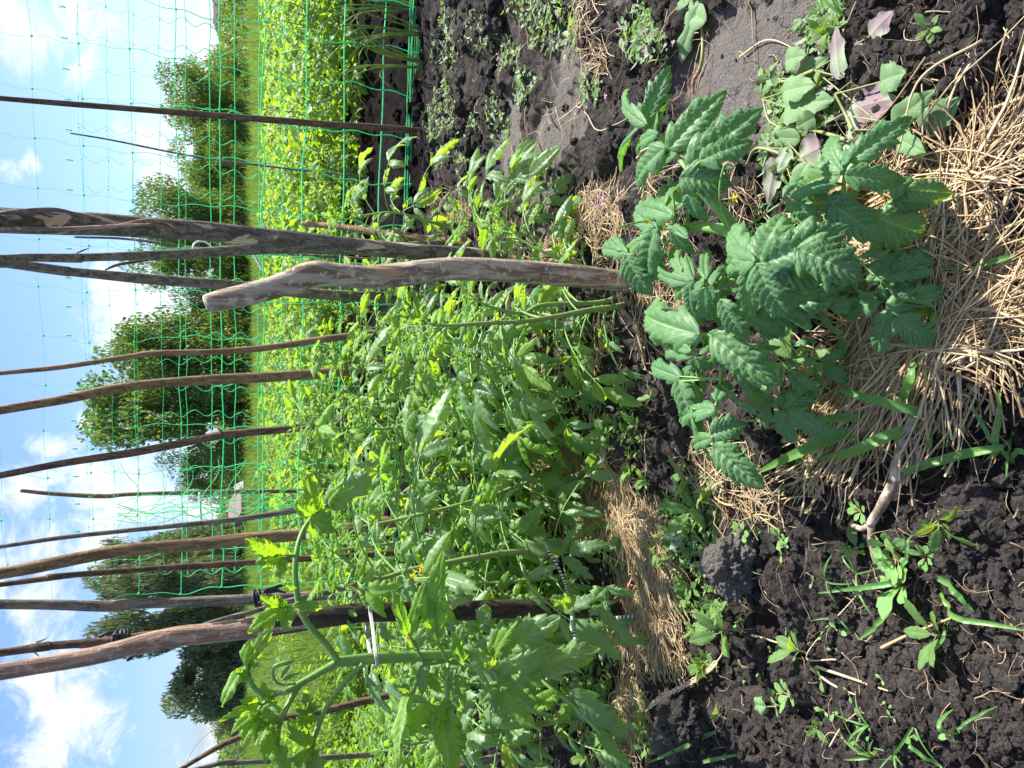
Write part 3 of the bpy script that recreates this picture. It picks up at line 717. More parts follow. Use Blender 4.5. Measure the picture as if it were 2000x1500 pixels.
stake([(0,1180,19),(100,1181,20),(200,1184,22),(235,1182,22),(260,1180,20),(380,1175,20),(500,1170,21),(600,1165,19),(700,1160,18),(1000,1148,18)], 1.9, 2.0, 'bark_grey', 'smooth grey stake with a black rag knotted round it', seed=14, amp=.05, knots=((.53,5,.2,.008),))
stake([(372,1229,6),(430,1211,9),(495,1194,10),(560,1175,11),(640,1156,11),(760,1128,11),(900,1095,11)], 1.75, 1.95, 'bark_grey', 'thin pale stick leaning between the rag stake and the big debarked stake', seed=15, over=False, sides=10, amp=.06)
BIG = [(0,1312,32),(60,1302,32),(180,1281,34),(330,1246,38),(420,1236,38),(480,1228,42),(560,1216,44),(640,1205,40),(720,1196,36),(850,1194,36),(1000,1190,36),(1130,1188,36),(1245,1184,34)]
stake(BIG, 1.24, 1.33, 'bark_tan', 'big debarked reddish wood stake, dark at its lower half, tied to a tall tomato', seed=16, n=260, sides=32, amp=.09, lower=(PY(500, 1228, 1.26).z, 'bark_black'), knots=((.64,4.5,.16,.02),(.42,2,.1,.01)))
STK_BIG = COL.objects[-1]
stake([(0,1275,15),(90,1263,17),(100,1262,15),(150,1258,16),(165,1257,18),(220,1250,14),(300,1238,14),(420,1222,12)], 1.36, 1.40, 'bark_dark', 'dark thorny stick lashed behind the top of the big debarked stake', seed=17, amp=.18, over=True,
      parts=[('thorn',[(72,1254,4),(84,1250,3),(92,1245,1)],(1.36,1.35),'bark_dark'),('thorn',[(66,1272,4),(72,1278,3),(77,1282,1)],(1.36,1.35),'bark_dark')])
stake([(352,1503,9),(400,1474,10),(440,1452,11),(470,1438,11),(510,1409,12),(600,1396,13),(700,1372,14),(775,1356,14),(900,1338,14)], 1.95, 2.1, 'bark_dark', 'dark stick leaning in from the left edge below the willow', seed=18, over=True, sides=12, amp=.14)
stake([(386,1502,9),(430,1491,9),(452,1489,11),(470,1490,9),(560,1484,10),(660,1478,10),(800,1470,10),(1000,1460,10)], 1.9, 2.1, 'bark_grey', 'short knobbly stick at the left edge of the picture', seed=19, over=True, sides=12, amp=.14)
stake([(700,1560,15),(780,1535,15),(860,1512,16),(921,1493,16),(1000,1470,16),(1080,1446,16)], 1.45, 1.60, 'bark_grey', 'grey stake leaning out of the left side of the frame among tomato leaves', seed=20, over=True, sides=14)
stake([(40,958,7),(110,965,8),(200,969,9),(260,965,8),(420,961,9),(580,959,9),(740,957,9)], 4.35, 4.5, 'bark_brown', 'straight post standing in the folded end of the net', seed=21, over=False, sides=10, name='net_post', group='posts carrying the net', amp=.12)
stake([(137,260,3),(220,274,3.5),(365,303,4),(500,322,4),(700,345,4)], 4.6, 4.5, 'bark_grey', 'thin cane leaning behind the net on the right', seed=22, over=False, sides=8, name='net_post', group='posts carrying the net', amp=.1)
stake([(145,463,4),(250,467,5),(390,485,6),(520,495,6),(700,505,6)], 4.5, 4.5, 'bark_grey', 'thin cane behind the net, between the two thick grey stakes', seed=23, over=False, sides=8, name='net_post', group='posts carrying the net', amp=.1)

# ------------------------------------------------------------------ net
def net_panel(mb, origin, ax, up, ncol, nrow, cw, ch, rh, rv, sag, seed, wav=.012, skip=None, rtop=None):
    r = np.random.RandomState(seed)
    origin = np.array(origin, float); ax = nrm(ax); up = nrm(up); nn = np.cross(ax, up)
    P = np.zeros((nrow+1, ncol+1, 3))
    jx = (r.rand(nrow+1, ncol+1)-.5)*cw*.16; jz = (r.rand(nrow+1, ncol+1)-.5)*ch*.10
    ph = np.cumsum((r.rand(nrow+1)-.5)*cw*.28)
    for i_ in range(nrow+1):
        for j_ in range(ncol+1):
            P[i_, j_] = origin+ax*(j_*cw+jx[i_, j_]+ph[i_]*sag)+up*(i_*ch+jz[i_, j_])+nn*((vnoise(np.array([j_*.37]), np.array([i_*.5]), seed)[0]-.5)*.06)
    for i_ in range(nrow+1):
        k = (rtop(i_/nrow) if rtop else 1)
        Q_ = catmull(P[i_], ncol*5+1); Q_[:, 2] -= .0; tube(mb, Q_, rh*k, 5, cap=False)
    for j_ in range(ncol+1):
        q = P[:, j_].copy(); q = catmull(q, nrow*6+1)
        s_ = np.arange(len(q))/6.0
        q = q+ax[None]*((np.sin(s_*2*np.pi+seed+j_*.2))*wav)[:, None]
        rad = rv*np.array([(rtop(v/nrow) if rtop else 1) for v in s_]); tube(mb, q, rad, 5, cap=False)
    V_, F_ = ico(1)
    for p in P.reshape(-1, 3):
        mb.add(V_*np.array([rh*1.9, rh*1.4, rh*1.9])+p, T=F_)
    return P
e = empty('trellis_net', (0, 3.4, 0)); tag(e, 'bright green plastic trellis net stretched between the tomato and potato beds', 'net')
A0 = PY(820, 0, 3.22); A1 = PY(793, 900, 3.56)
ax_ = nrm(np.array([A1.x-A0.x, A1.y-A0.y, 0])); up_ = nrm(np.array([0, -.02, 1.0]))
O = np.array([A0.x, A0.y, 0])-ax_*.72; O[2] = -.012
thin = lambda t: 1.0 if t < .42 else max(.24, 1-(t-.40)*2.6)
mb = MB(); net_panel(mb, O, ax_, up_, 18, 11, .190, .168, .0029, .0025, .30, 5, .006, rtop=thin)
mb.build('net_panel', M['net'], e, origin=e.location)
mb = MB(); r = np.random.RandomState(3)
for k in range(9):
    off_ = np.array([0, (r.rand()-.5)*.03, k*.0062+.010]); P = [O+ax_*s_+off_+np.array([0, 0, (r.rand()-.5)*.005]) for s_ in np.linspace(0, 3.4, 60)]
    tube(mb, np.array(P), .0012, 5, cap=False)
mb.build('rolled_edge', M['net'], e, origin=e.location)
B0 = PY(530, 0, 3.75)
mb = MB(); O2 = np.array([B0.x+.45, 3.62, .56]); ax2 = nrm(np.array([-1, .10, 0]))
net_panel(mb, O2, ax2, (0.02, .02, 1), 25, 8, .130, .108, .0020, .0020, .55, 9, .016, rtop=lambda t: 1.0 if t < .35 else max(.36, 1-(t-.35)*1.8))
# frayed upper hem
for k in range(25):
    c = O2+ax2*(k*.130+.02)+np.array([0, 0, .108*8+.05+.01*math.sin(k*.5)])
    tube(mb, [c-np.array([0, 0, .014]), c+np.array([.003, 0, .014])], .0022, 5)
    for s_ in range(4): tube(mb, [c+np.array([-.006, 0, -.01+.006*s_]), c+np.array([.006, 0, -.01+.006*s_])], .0010, 4)
mb.build('folded_panel', M['net'], e, origin=e.location)
# gathered end of the net round the far post
mb = MB(); r = np.random.RandomState(12); pc = PY(400, 985, 4.25)
for k in range(9):
    x0 = pc.x+.13*(r.rand()-.35)*(1+k*.1); P = [(x0+.03*math.sin(z*9+k)+.10*(r.rand()-.5), 4.25+.05*r.rand(), z) for z in np.linspace(.35, 1.35, 9)]
    tube(mb, np.array(P), .0017, 5, 40, cap=False)
for z in np.linspace(.38, 1.3, 8):
    P = [(pc.x-.22+.45*t, 4.25+.06*r.rand(), z+.05*math.sin(t*7+z*5)) for t in np.linspace(0, 1, 8)]
    tube(mb, np.array(P), .0017, 5, 34, cap=False)
mb.build('gathered_edge', M['net'], e, origin=e.location)

# white plastic bits that carry the net
def simple(name, cat, label, mat, segs, group=None, origin=None, n=24, sides=8):
    mb = MB()
    for P, R in segs: tube(mb, np.array(P), R, sides, n)
    o0 = np.array(segs[0][0][0]) if origin is None else np.array(origin)
    o = mb.build(name, M[mat], origin=o0); o.location = tuple(o0); tag(o, label, cat, group); return o
def ptsY(lst, Y): return [PY(x, y, Y)[:] for x, y in lst]
simple('plastic_rod', 'rod', 'short white plastic rod hanging in the net left of the far post', 'white_plastic', [(ptsY([(390,962),(391,990),(393,1020)], 4.3), .006)], group='white plastic pieces in the net')
simple('plastic_rod', 'rod', 'slanting white plastic rod between the crossing stakes', 'white_plastic', [(ptsY([(496,498),(505,514),(514,529)], 3.55), .0055)], group='white plastic pieces in the net')
simple('plastic_hook', 'hook', 'white bent plastic hook caught in the net right of the crossing stakes', 'white_plastic', [(ptsY([(376,487),(380,476),(390,471),(402,473),(414,482)], 3.5), .0045)], group='white plastic pieces in the net')
simple('dry_grass_stem', 'stem', 'long pale wisp of dry stem crossing the net left of the dark stick', 'straw', [(ptsY([(355,1508),(380,1460),(420,1420)], 3.4), .0012)])

# ties and cords
def ring(c, ax, rx, ry, r, n=26, seed=0):
    ax = nrm(ax); u = nrm(np.cross(ax, [0, 1, 0])); v = np.cross(ax, u); th = np.linspace(0, 2*np.pi, n)
    return np.array([np.array(c)+u*math.cos(t)*rx+v*math.sin(t)*ry+ax*r*.7*math.sin(t*2+seed) for t in th])
# cord loop round stem and stake
def cord_loop(label, pts, Y, rad, mat='cord_white', strands=3, name='tie_cord', cat='cord'):
    mb = MB()
    for k in range(strands):
        P = [np.array(PY(x+k*1.9-1.9, y, YY)[:]) for (x, y, YY) in pts]
        tube(mb, np.array(P), rad, 6, 60)
    o0 = np.array(PY(pts[0][0], pts[0][1], pts[0][2])[:]); o = mb.build(name, M[mat], origin=o0); o.location = tuple(o0); tag(o, label, cat, 'ties holding plants to stakes'); return o
cord_loop('grey cotton cord looped round the big reddish stake and the tall tomato stem', [(722,1184,1.22),(724,1200,1.215),(728,1225,1.17),(732,1260,1.09),(735,1282,1.06),(737,1296,1.075),(731,1299,1.11),(728,1290,1.13),(722,1270,1.18),(717,1232,1.30),(717,1195,1.30),(720,1182,1.25)], None, .0014)
cord_loop('grey string round the stout olive-brown stake among tomato leaves', [(688,709,2.36),(691,716,2.35),(694,724,2.35),(696,735,2.36),(696,745,2.38),(692,740,2.42),(689,716,2.42)], None, .0018, strands=2)
cord_loop('grey string on the rough speckled stake behind the yellow tomato flower', [(732,1010,1.9),(736,1022,1.89),(738,1036,1.89),(739,1050,1.9),(735,1046,1.98),(732,1015,1.98)], None, .0018, strands=2)
def black_rag(label, px, py, Y, r, tail):
    p = np.array(PY(px, py, Y)[:]); mb = MB(); rs_ = np.random.RandomState(int(px))
    for k in range(5):
        P = ring(p+np.array([0, 0, (k-2)*r*.45]), [.25*(rs_.rand()-.5), 0, 1], r*(1.2+.15*rs_.rand()), r*1.25, .003, seed=k)
        tube(mb, P, r*.32, 7, bump=lambda l, th: 1+.5*(fbm(th*1.5*np.ones_like(l), l*90, 2, 3)-.5))
    for tl in tail:
        P = [np.array(PY(x, y, Y-.03)[:]) for x, y in tl]; tube(mb, np.array(P), [r*.30]*(len(P)-1)+[r*.08], 7, 20, bump=lambda l, th: 1+.6*(fbm(th*1.5*np.ones_like(l), l*80, 2, 5)-.5))
    o = mb.build('rag_tie', M['black_cloth'], origin=p); o.location = tuple(p); tag(o, label, 'rag', 'ties holding plants to stakes')
black_rag('black rag knotted round the smooth grey stake', 508, 1168, 1.92, .014, [[(512,1160),(522,1152),(532,1150),(545,1145),(556,1143)],[(505,1178),(518,1172),(530,1160)],[(520,1158),(540,1154),(560,1158)]])
black_rag('black strip of rag lashing the thorny stick to the big debarked stake', 238, 1248, 1.34, .010, [[(194,1243),(210,1237),(222,1236)],[(225,1262),(236,1252),(222,1242),(236,1240),(250,1246),(262,1250)],[(248,1290),(254,1284),(262,1279)]])
# black and white cords
def striped(label, pts, Y, rad):
    P = catmull(np.array([PY(x, y, YY)[:] for x, y, YY in pts]), 160); mb = MB()
    tube(mb, P, rad, 10, bump=lambda l, th: 1+.10*np.sin(l*900+th*2))
    o = mb.build('tie_cord', M['cord_striped'], origin=P[0]); o.location = tuple(P[0]); tag(o, label, 'cord', 'ties holding plants to stakes')
m, nt, out = new_mat('black_white_cord'); tcn = N(nt, 'ShaderNodeTexCoord'); sp_ = N(nt, 'ShaderNodeSeparateXYZ'); nt.links.new(tcn.outputs['UV'], sp_.inputs[0])
fr = math_node(nt, 'FRACT', math_node(nt, 'ADD', math_node(nt, 'MULTIPLY', sp_.outputs[1], 130.0), math_node(nt, 'MULTIPLY', sp_.outputs[0], 1.0)))
cc = mixc(nt, smooth(nt, fr, .48, .54), (.03, .03, .035), (.55, .55, .52)); pb = N(nt, 'ShaderNodeBsdfPrincipled'); nt.links.new(cc, pb.inputs['Base Color']); pb.inputs['Roughness'].default_value = .8
nt.links.new(pb.outputs[0], out.inputs['Surface']); M['cord_striped'] = m
striped('black and white striped cord pulled round two tomato stems above the straw', [(1066,1062,1.36),(1072,1078,1.33),(1086,1100,1.31),(1100,1130,1.29),(1110,1160,1.25),(1115,1190,1.21),(1120,1225,1.15),(1125,1255,1.12),(1128,1268,1.13),(1122,1272,1.18)], None, .0031)
striped('black and white striped cord lying along the foot of the big dark stake', [(1180,1209,1.30),(1200,1207,1.29),(1222,1205,1.27),(1242,1203,1.26)], None, .0034)
mb = MB(); pc = np.array(PY(1232, 1150, 1.28)[:]); tube(mb, [pc, pc+np.array([.012, 0, .004])], .006, 10, 8); o = mb.build('cord_stopper', M['red_plastic'], origin=pc); o.location = tuple(pc); tag(o, 'tiny red plastic cap beside the foot of the dark stake', 'cap')
# ------------------------------------------------------------------ leaflets
def leaflet(L, W, ns, nt_, r, teeth=7, ta=.22, fold=.35, droop=.7, q=.0, wave=.06, curl=.25, kv=8, prof=.75, roundness=.75, lobes=0.0, twist=0.0):
    """one leaflet, base at 0, along +y, upper side +z; returns vertices, quads, uv"""
    s = np.linspace(0, 1, ns)[:, None]; t = np.linspace(-1, 1, nt_)[None, :]
    at = np.abs(t); sg = np.sign(t)
    w = W/2*(np.sin(np.pi*np.clip(s, 0, 1)**prof)**roundness)*(1-.35*s**3)+W*.012
    seed = r.randint(1e6)
    for sd in (0, 1): pass
    jit = np.where(t < 0, vnoise(s*5+seed % 97, s*0, 1), vnoise(s*5+seed % 89, s*0+9, 2))
    ph = s*teeth+jit*.9
    saw = ph-np.floor(ph)
    edge = 1-ta*(1-saw**.8)*np.sin(np.pi*np.clip(s*1.02, 0, 1))**.5
    if lobes: edge = edge*(1+lobes*np.sin((s-.08)*np.pi*5+jit)*(s < .62))
    e = 1+(edge-1)*at**2.5
    x = t*w*e*np.ones_like(s)
    y = L*(ta*.16*(saw-.5)*at**3*np.sin(np.pi*np.clip(s, 0, 1))+s+.06*at**2*np.sin(np.pi*s)-.05*at*(1-s)**4)
    fr = np.abs((((s-.30*at)*kv) % 1.0)-.5)*2
    z = fold*np.abs(x)-curl*w*at**2.2
    z = z+q*W*(1-fr**3)*np.sin(np.pi*np.clip(at, 0, 1))**.6*np.sin(np.pi*np.clip(s, .02, .98))**.4
    cell = vnoise(s*26+seed % 53, t*7*np.ones_like(s), 4)
    z = z+q*W*.35*(cell-.5)*np.sin(np.pi*np.clip(s, .02, .98))
    z = z+wave*W*at**2*np.sin(2*np.pi*(s*2.1+(seed % 7)/7.0)+sg*1.3)
    # bend along the length
    a = droop*s; k = max(abs(droop), 1e-3)*np.sign(droop) if abs(droop) > 1e-3 else 1e-3
    yy = L*np.sin(k*(y/L))/k; zz = -L*(1-np.cos(k*(y/L)))/k
    Y2 = yy+z*np.sin(k*y/L); Z2 = zz+z*np.cos(k*y/L)
    if twist:
        c, s_ = np.cos(twist*s), np.sin(twist*s); x, Z2 = x*c-(Z2-zz)*s_, zz+(x*s_+(Z2-zz)*c)
    V = np.stack([x, Y2, Z2+np.zeros_like(x)], -1).reshape(-1, 3)
    i, j = np.meshgrid(np.arange(ns-1), np.arange(nt_-1), indexing='ij')
    Q = np.stack([i*nt_+j, i*nt_+j+1, (i+1)*nt_+j+1, (i+1)*nt_+j], -1).reshape(-1, 4)
    uv = np.stack([(t+1)/2*np.ones_like(s), s*np.ones_like(t)], -1).reshape(-1, 2)
    return V, Q, uv
def place(V, o, F, Nn):
    F = nrm(F); Nn = nrm(np.asarray(Nn)-F*np.dot(Nn, F)); X = np.cross(F, Nn)
    return np.asarray(o)+V[:, :1]*X+V[:, 1:2]*F+V[:, 2:]*Nn
RES = {'hi': (44, 15), 'mid': (24, 7), 'lo': (9, 5), 'tiny': (6, 3)}
def compound(mb, o, d, r, length=.20, lsize=.07, res='mid', npair=2, lm=0, sm=1, droop=1.0, wr=.45, petr=.0018, teeth=4, ta=.55, q=.05, curlr=(.2, 1.1)):
    """compound leaf: arching rachis with paired leaflets and an end leaflet"""
    ns, nt_ = RES[res]
    d = nrm(d); side = nrm(np.cross(d, [0, 0, 1])); P = [np.array(o, float)]; cur = d.copy(); K = 8
    for k in range(K):
        cur = nrm(cur+np.array([0, 0, -.11*droop])+side*(r.rand()-.5)*.10); P.append(P[-1]+cur*length/K)
    P = np.array(P); tube(mb, P, np.linspace(petr, petr*.45, len(P)), 5 if res != 'hi' else 8, mat=sm, rnd=r.rand(), cap=False)
    def at(t):
        f = t*K; i = min(int(f), K-1); return P[i]+(P[i+1]-P[i])*(f-i), nrm(P[i+1]-P[i])
    rn = r.rand()
    def lf(p, F, L):
        nz = nrm(np.array([0, 0, 1])*1.0+r.randn(3)*.5)
        W = L*wr*(.85+.3*r.rand())
        V, Q, uv = leaflet(L, W, ns, nt_, r, teeth, ta, .15+.5*r.rand(), (.3+1.1*r.rand())*droop, q, .03+.06*r.rand(), curlr[0]+(curlr[1]-curlr[0])*r.rand(), twist=(r.rand()-.5)*.5)
        mb.add(place(V, p, F, nz), Q, uv=uv, rnd=np.clip(rn*.5+r.rand()*.5, 0, 1), mat=lm)
    ts = np.linspace(.42, .86, npair)
    for k, t in enumerate(ts):
        for sgn in (-1, 1):
            p, Tn = at(min(1, t+(r.rand()-.5)*.05)); sd = nrm(np.cross(Tn, [0, 0, 1]))*sgn
            F = nrm(Tn*(.45+.3*r.rand())+sd*.9+np.array([0, 0, -.25*r.rand()*droop]))
            pe = p+F*lsize*.14; tube(mb, [p, pe], petr*.5, 4, mat=sm, cap=False)
            lf(pe, F, lsize*(.72+.25*r.rand())*(.75+.25*k/max(1, npair-1)))
        if k < npair-1 and res in ('mid', 'hi'):
            t2 = t+(ts[1]-ts[0])*.5; p, Tn = at(t2); sd = nrm(np.cross(Tn, [0, 0, 1]))*(1 if r.rand() > .5 else -1)
            lf(p, nrm(Tn*.4+sd), lsize*.3)
    p, Tn = at(1.0); lf(p, Tn, lsize*1.12)

def flower_truss(parent, origin, o, d, r, n=4, s=.012):
    mb = MB(); pet = []
    P = [np.array(o, float)]; cur = nrm(d)
    for k in range(6): cur = nrm(cur+np.array([0, 0, -.18])); P.append(P[-1]+cur*.012)
    tube(mb, P, .0011, 5, mat=0, cap=False)
    for k in range(n):
        c = P[2+k % 5]+r.randn(3)*.008; ax = nrm(cur+r.randn(3)*.5)
        tube(mb, [P[2+k % 5], c], .0007, 4, mat=0, cap=False); pb_ = MB(); pet.append(pb_)
        for a in range(5):
            th = a*1.2566+k; u = nrm(np.cross(ax, [.3, .9, .1])); v = np.cross(ax, u); F = nrm(ax*.55+u*math.cos(th)+v*math.sin(th))
            V, Q, uv = leaflet(s, s*.36, 6, 3, r, 1, 0, .2, .8, 0, 0, .1); pb_.add(place(V, c, F, ax), Q, uv=uv, rnd=r.rand())
        tube(pb_, [c, c+ax*s*.75], [.0016, .0006], 5)
    tr = mb.build('flower_truss', M['stem'], parent, origin=origin)
    for pb_ in pet: pb_.build('flower', M['petal'], tr, origin=origin)

def tomato(stem_pts, label, seed, nleaf=14, leaf_len=.20, lsize=.075, res='mid', r0=.0075, t0=.12, droop=1.0, flowers=0, top_young=True, az=None, spread=1.0, azw=None):
    """stem_pts: list of (px, py, Y) from base to tip"""
    r = np.random.RandomState(seed); nleaf = int(nleaf*1.5); lsize *= 1.02
    P = np.array([PY(*p)[:] for p in stem_pts]); base = P[0].copy(); base[2] = gz(base[0], base[1])-.01; P[0] = base
    n = 40; C = catmull(P, n); R = np.linspace(r0, r0*.35, n)
    e = empty('tomato_plant', tuple(base)); tag(e, label, 'tomato plant', 'tomato plants in the staked beds')
    mb = MB(); tube(mb, C, R, 9, bump=lambda l, th: 1+.10*(fbm(l*30, th*1.0*np.ones_like(l), 2, seed)-.5)); mb.build('stem', M['stem_old'] if r0 > .006 else M['stem'], e, origin=base)
    a = r.rand()*6.28
    for k in range(nleaf):
        t = t0+(1-t0)*(k+.5*r.rand())/nleaf; i = int(t*(n-1)); p = C[i]
        a += 2.4+(r.rand()-.5)*.6
        aa = a if az is None else az+(r.rand()-.5)*(azw or 3.0)
        up = .15+.9*t
        sc = (.75+.4*math.sin(math.pi*min(1, t*1.05)))*(.9+.25*r.rand())
        if t > .9: sc *= .62
        mb = MB(); young = (t > .82 or r.rand() < .12) and top_young
        compound(mb, p, [math.cos(aa)*spread, math.sin(aa)*spread, up*(.5+.5*r.rand())], r, leaf_len*sc, lsize*sc, res, 2 if sc > .7 else 2, droop=droop*(1.1-.4*t), q=.06, petr=.0022)
        mb.build('leaf', [M['tomato_young'] if young else M['tomato'], M['stem']], e, origin=base)
    if top_young:
        mb = MB()
        for k in range(6):
            aa = k*1.1+seed; compound(mb, C[-1], [math.cos(aa)*.6, math.sin(aa)*.6, 1.0], r, leaf_len*.38, lsize*.45, res, 2, droop=.7, petr=.0012)
        mb.build('shoot_tip', [M['tomato_young'], M['stem']], e, origin=base)
    for k in range(flowers):
        i = int((.55+.3*r.rand())*n); flower_truss(e, base, C[i], [r.rand()-.5, -1, .3], r, 4)
    return e

# ---- leaflets placed one by one for the two plants nearest the lens: (base px, tip px, width px) with distances or heights
def hand_leaf(mb, b, t, wpx, r, roll=0.0, nsun=.55, res='hi', lm=0, q=.075, droop=.55, fold=.3, teeth=6, ta=.48, curl=.25, prof=.72, wave=.05, lobes=0.17, rnd=None, flip=False):
    b = np.array(b[:]); t = np.array(t[:]); L = np.linalg.norm(t-b); F = (t-b)/L
    d_ = (depth(b)+depth(t))/2; W = wpx/FPX*d_*1.26
    toc = nrm(np.array(CAMP[:])-(b+t)/2); up = np.array([0, 0, 1.0])
    Nn = nrm(up*nsun+toc*(1-nsun)); Nn = nrm(Nn-F*np.dot(Nn, F))
    # rise a little at first so that after the droop the tip comes down on its mark
    k = droop; F2 = F*math.cos(k/2)+Nn*math.sin(k/2)
    N2 = Nn*math.cos(k/2)-F*math.sin(k/2)
    if roll:
        S = np.cross(F2, N2); N2 = nrm(N2*math.cos(roll)+S*math.sin(roll))
    if flip: N2 = -N2
    Lc = L*(k/2)/math.sin(k/2) if k > .01 else L
    ns, nt_ = RES[res]
    V, Q, uv = leaflet(Lc, W, ns, nt_, r, teeth, ta, fold, -droop if flip else droop, q, wave, curl, prof=prof, lobes=lobes)
    mb.add(place(V, b, F2, N2), Q, uv=uv, rnd=r.rand() if rnd is None else rnd, mat=lm)

# plant A: the low broad plant right under the lens -------------------------------------------------
rA = np.random.RandomState(11)
baseA = np.array(PZ(1560, 585, 0)[:]); baseA[2] = gz(baseA[0], baseA[1])-.01
eA = empty('tomato_plant', tuple(baseA)); tag(eA, 'low broad tomato plant with large quilted blue-green leaves, nearest the lens, at the driftwood foot', 'tomato plant', 'tomato plants in the staked beds')
Z = lambda x, y, z: np.array(PZ(x, y, z)[:])
mb = MB()
tube(mb, [baseA, Z(1520,560,.10), Z(1478,500,.19), Z(1442,462,.235), Z(1400,446,.25), Z(1345,443,.26)], [.0095,.0090,.0085,.008,.0065,.005], 12, 50)
tube(mb, [Z(1440,462,.235), Z(1422,430,.25), Z(1395,398,.275), Z(1362,366,.295)], [.007,.0065,.006,.004], 12, 30)
tube(mb, [Z(1478,500,.18), Z(1440,545,.21), Z(1400,560,.235)], [.006,.005,.003], 10, 24)
tube(mb, [Z(1520,560,.10), Z(1470,610,.15), Z(1400,660,.20), Z(1375,668,.215)], [.007,.006,.0055,.004], 10, 24)
mb.build('stem', M['stem'], eA, origin=baseA)
LA = {  # leaf: (height at base, height at tip drop, rachis points, leaflets (bx,by,tx,ty,w,roll))
 'far_right': (.305, [(1362,366),(1345,335),(1312,292),(1285,265),(1262,245)],
    [(1257,245,1325,135,46,.5),(1258,240,1226,205,36,-.3),(1310,287,1422,181,64,.1),(1345,330,1493,214,78,.1),(1372,312,1468,275,60,-.3),(1332,345,1430,357,66,-.2),(1296,291,1248,357,52,.2),(1280,262,1252,292,28,.1),(1257,244,1231,287,26,.9),(1283,267,1301,226,20,-.9),(1318,300,1290,330,24,.5)]),
 'upper_middle': (.285, [(1345,443),(1320,446),(1280,447),(1250,465),(1222,490)],
    [(1345,384,1380,430,46,.1),(1283,447,1246,408,46,0),(1278,448,1274,548,66,0),(1312,452,1353,496,36,.3),(1222,492,1180,486,30,0),(1222,500,1273,577,58,.1),(1215,486,1208,450,24,.6),(1340,462,1332,418,20,.8),(1310,420,1262,398,42,.1),(1300,400,1330,372,40,-.3),(1250,470,1218,520,34,.2),(1330,400,1290,366,36,.2),(1315,375,1360,352,40,.3)]),
 'growing_tip': (.275, [(1400,560),(1375,548),(1355,545)],
    [(1350,542,1317,478,34,.1),(1355,540,1357,490,16,.6),(1378,540,1396,478,24,.4),(1342,552,1284,538,26,-.2),(1346,562,1366,627,40,.2),(1375,565,1391,627,36,-.2),(1410,588,1460,664,50,.1),(1390,560,1412,612,24,.2),(1352,548,1322,580,30,0),(1392,552,1420,520,24,.2),(1372,552,1350,585,22,.3),(1400,570,1425,545,20,.1)]),
 'big_centre': (.285, [(1478,500),(1500,512),(1530,520),(1482,516),(1465,520)],
    [(1482,516,1538,418,72,.15),(1470,514,1432,448,62,-.1),(1480,520,1546,623,82,.1),(1465,525,1479,622,46,-.3),(1495,512,1664,452,88,.1),(1498,512,1614,540,90,-.1),(1560,486,1692,534,86,-.35),(1470,510,1425,520,46,0),(1455,500,1462,445,36,.2)]),
 'shaded_under': (.165, [(1478,545),(1476,590),(1490,605)], [(1482,602,1630,577,112,0),(1475,598,1420,640,55,.1),(1478,604,1500,660,44,.2)]),
 'right_low': (.175, [(1600,470),(1640,420),(1648,360),(1650,330)],
    [(1663,312,1787,236,54,.25),(1648,334,1624,268,46,0),(1655,342,1770,350,52,-.1),(1640,338,1560,372,58,.1),(1622,395,1733,464,72,-.1),(1620,393,1560,402,52,0),(1625,395,1666,383,42,.2),(1590,412,1543,430,26,.4),(1652,318,1672,290,26,.2)]),
 'right_lowest': (.10, [(1690,470),(1712,425),(1740,395),(1775,372)], [(1712,425,1806,455,88,-.1),(1752,390,1815,400,44,.2),(1775,372,1860,378,46,.1),(1750,385,1790,345,26,.3),(1760,385,1745,350,24,.1)]),
 'low_shaded': (.095, [(1650,560),(1690,575),(1722,574),(1740,602),(1752,618)],
    [(1725,564,1833,490,64,.1),(1735,602,1850,564,50,0),(1710,590,1643,611,46,0),(1735,612,1717,692,46,.1),(1752,622,1830,670,54,-.1),(1700,553,1768,490,48,-.3),(1640,535,1613,540,26,0),(1640,542,1620,590,28,.2),(1655,545,1682,567,22,0),(1640,560,1660,590,20,.3)]),
 'round_left': (.235, [(1375,668),(1385,655),(1358,652)],
    [(1360,652,1263,617,78,0),(1392,655,1528,752,78,-.1),(1350,690,1303,680,34,.1),(1358,700,1392,716,46,-.2),(1345,684,1310,655,24,0),(1372,690,1400,672,22,.4)]),
 'lower_left': (.175, [(1405,668),(1408,740),(1400,790),(1392,845),(1395,868)],
    [(1325,745,1372,855,54,.2),(1390,848,1457,828,52,.1),(1388,856,1360,872,30,0),(1395,872,1495,953,60,-.1),(1408,752,1482,824,26,.9),(1392,800,1335,800,40,.5),(1325,735,1275,712,36,.1),(1330,740,1360,712,30,0),(1400,780,1432,745,30,.4),(1350,800,1385,905,30,.8)]),
 'small_left': (.12, [(1440,690),(1490,760),(1525,800)],
    [(1532,800,1588,753,56,.1),(1528,806,1553,862,46,0),(1545,808,1638,852,46,.1),(1502,792,1495,834,36,.2),(1500,784,1464,764,42,0),(1520,795,1540,762,24,.2),(1480,755,1445,730,28,.1)]),
}
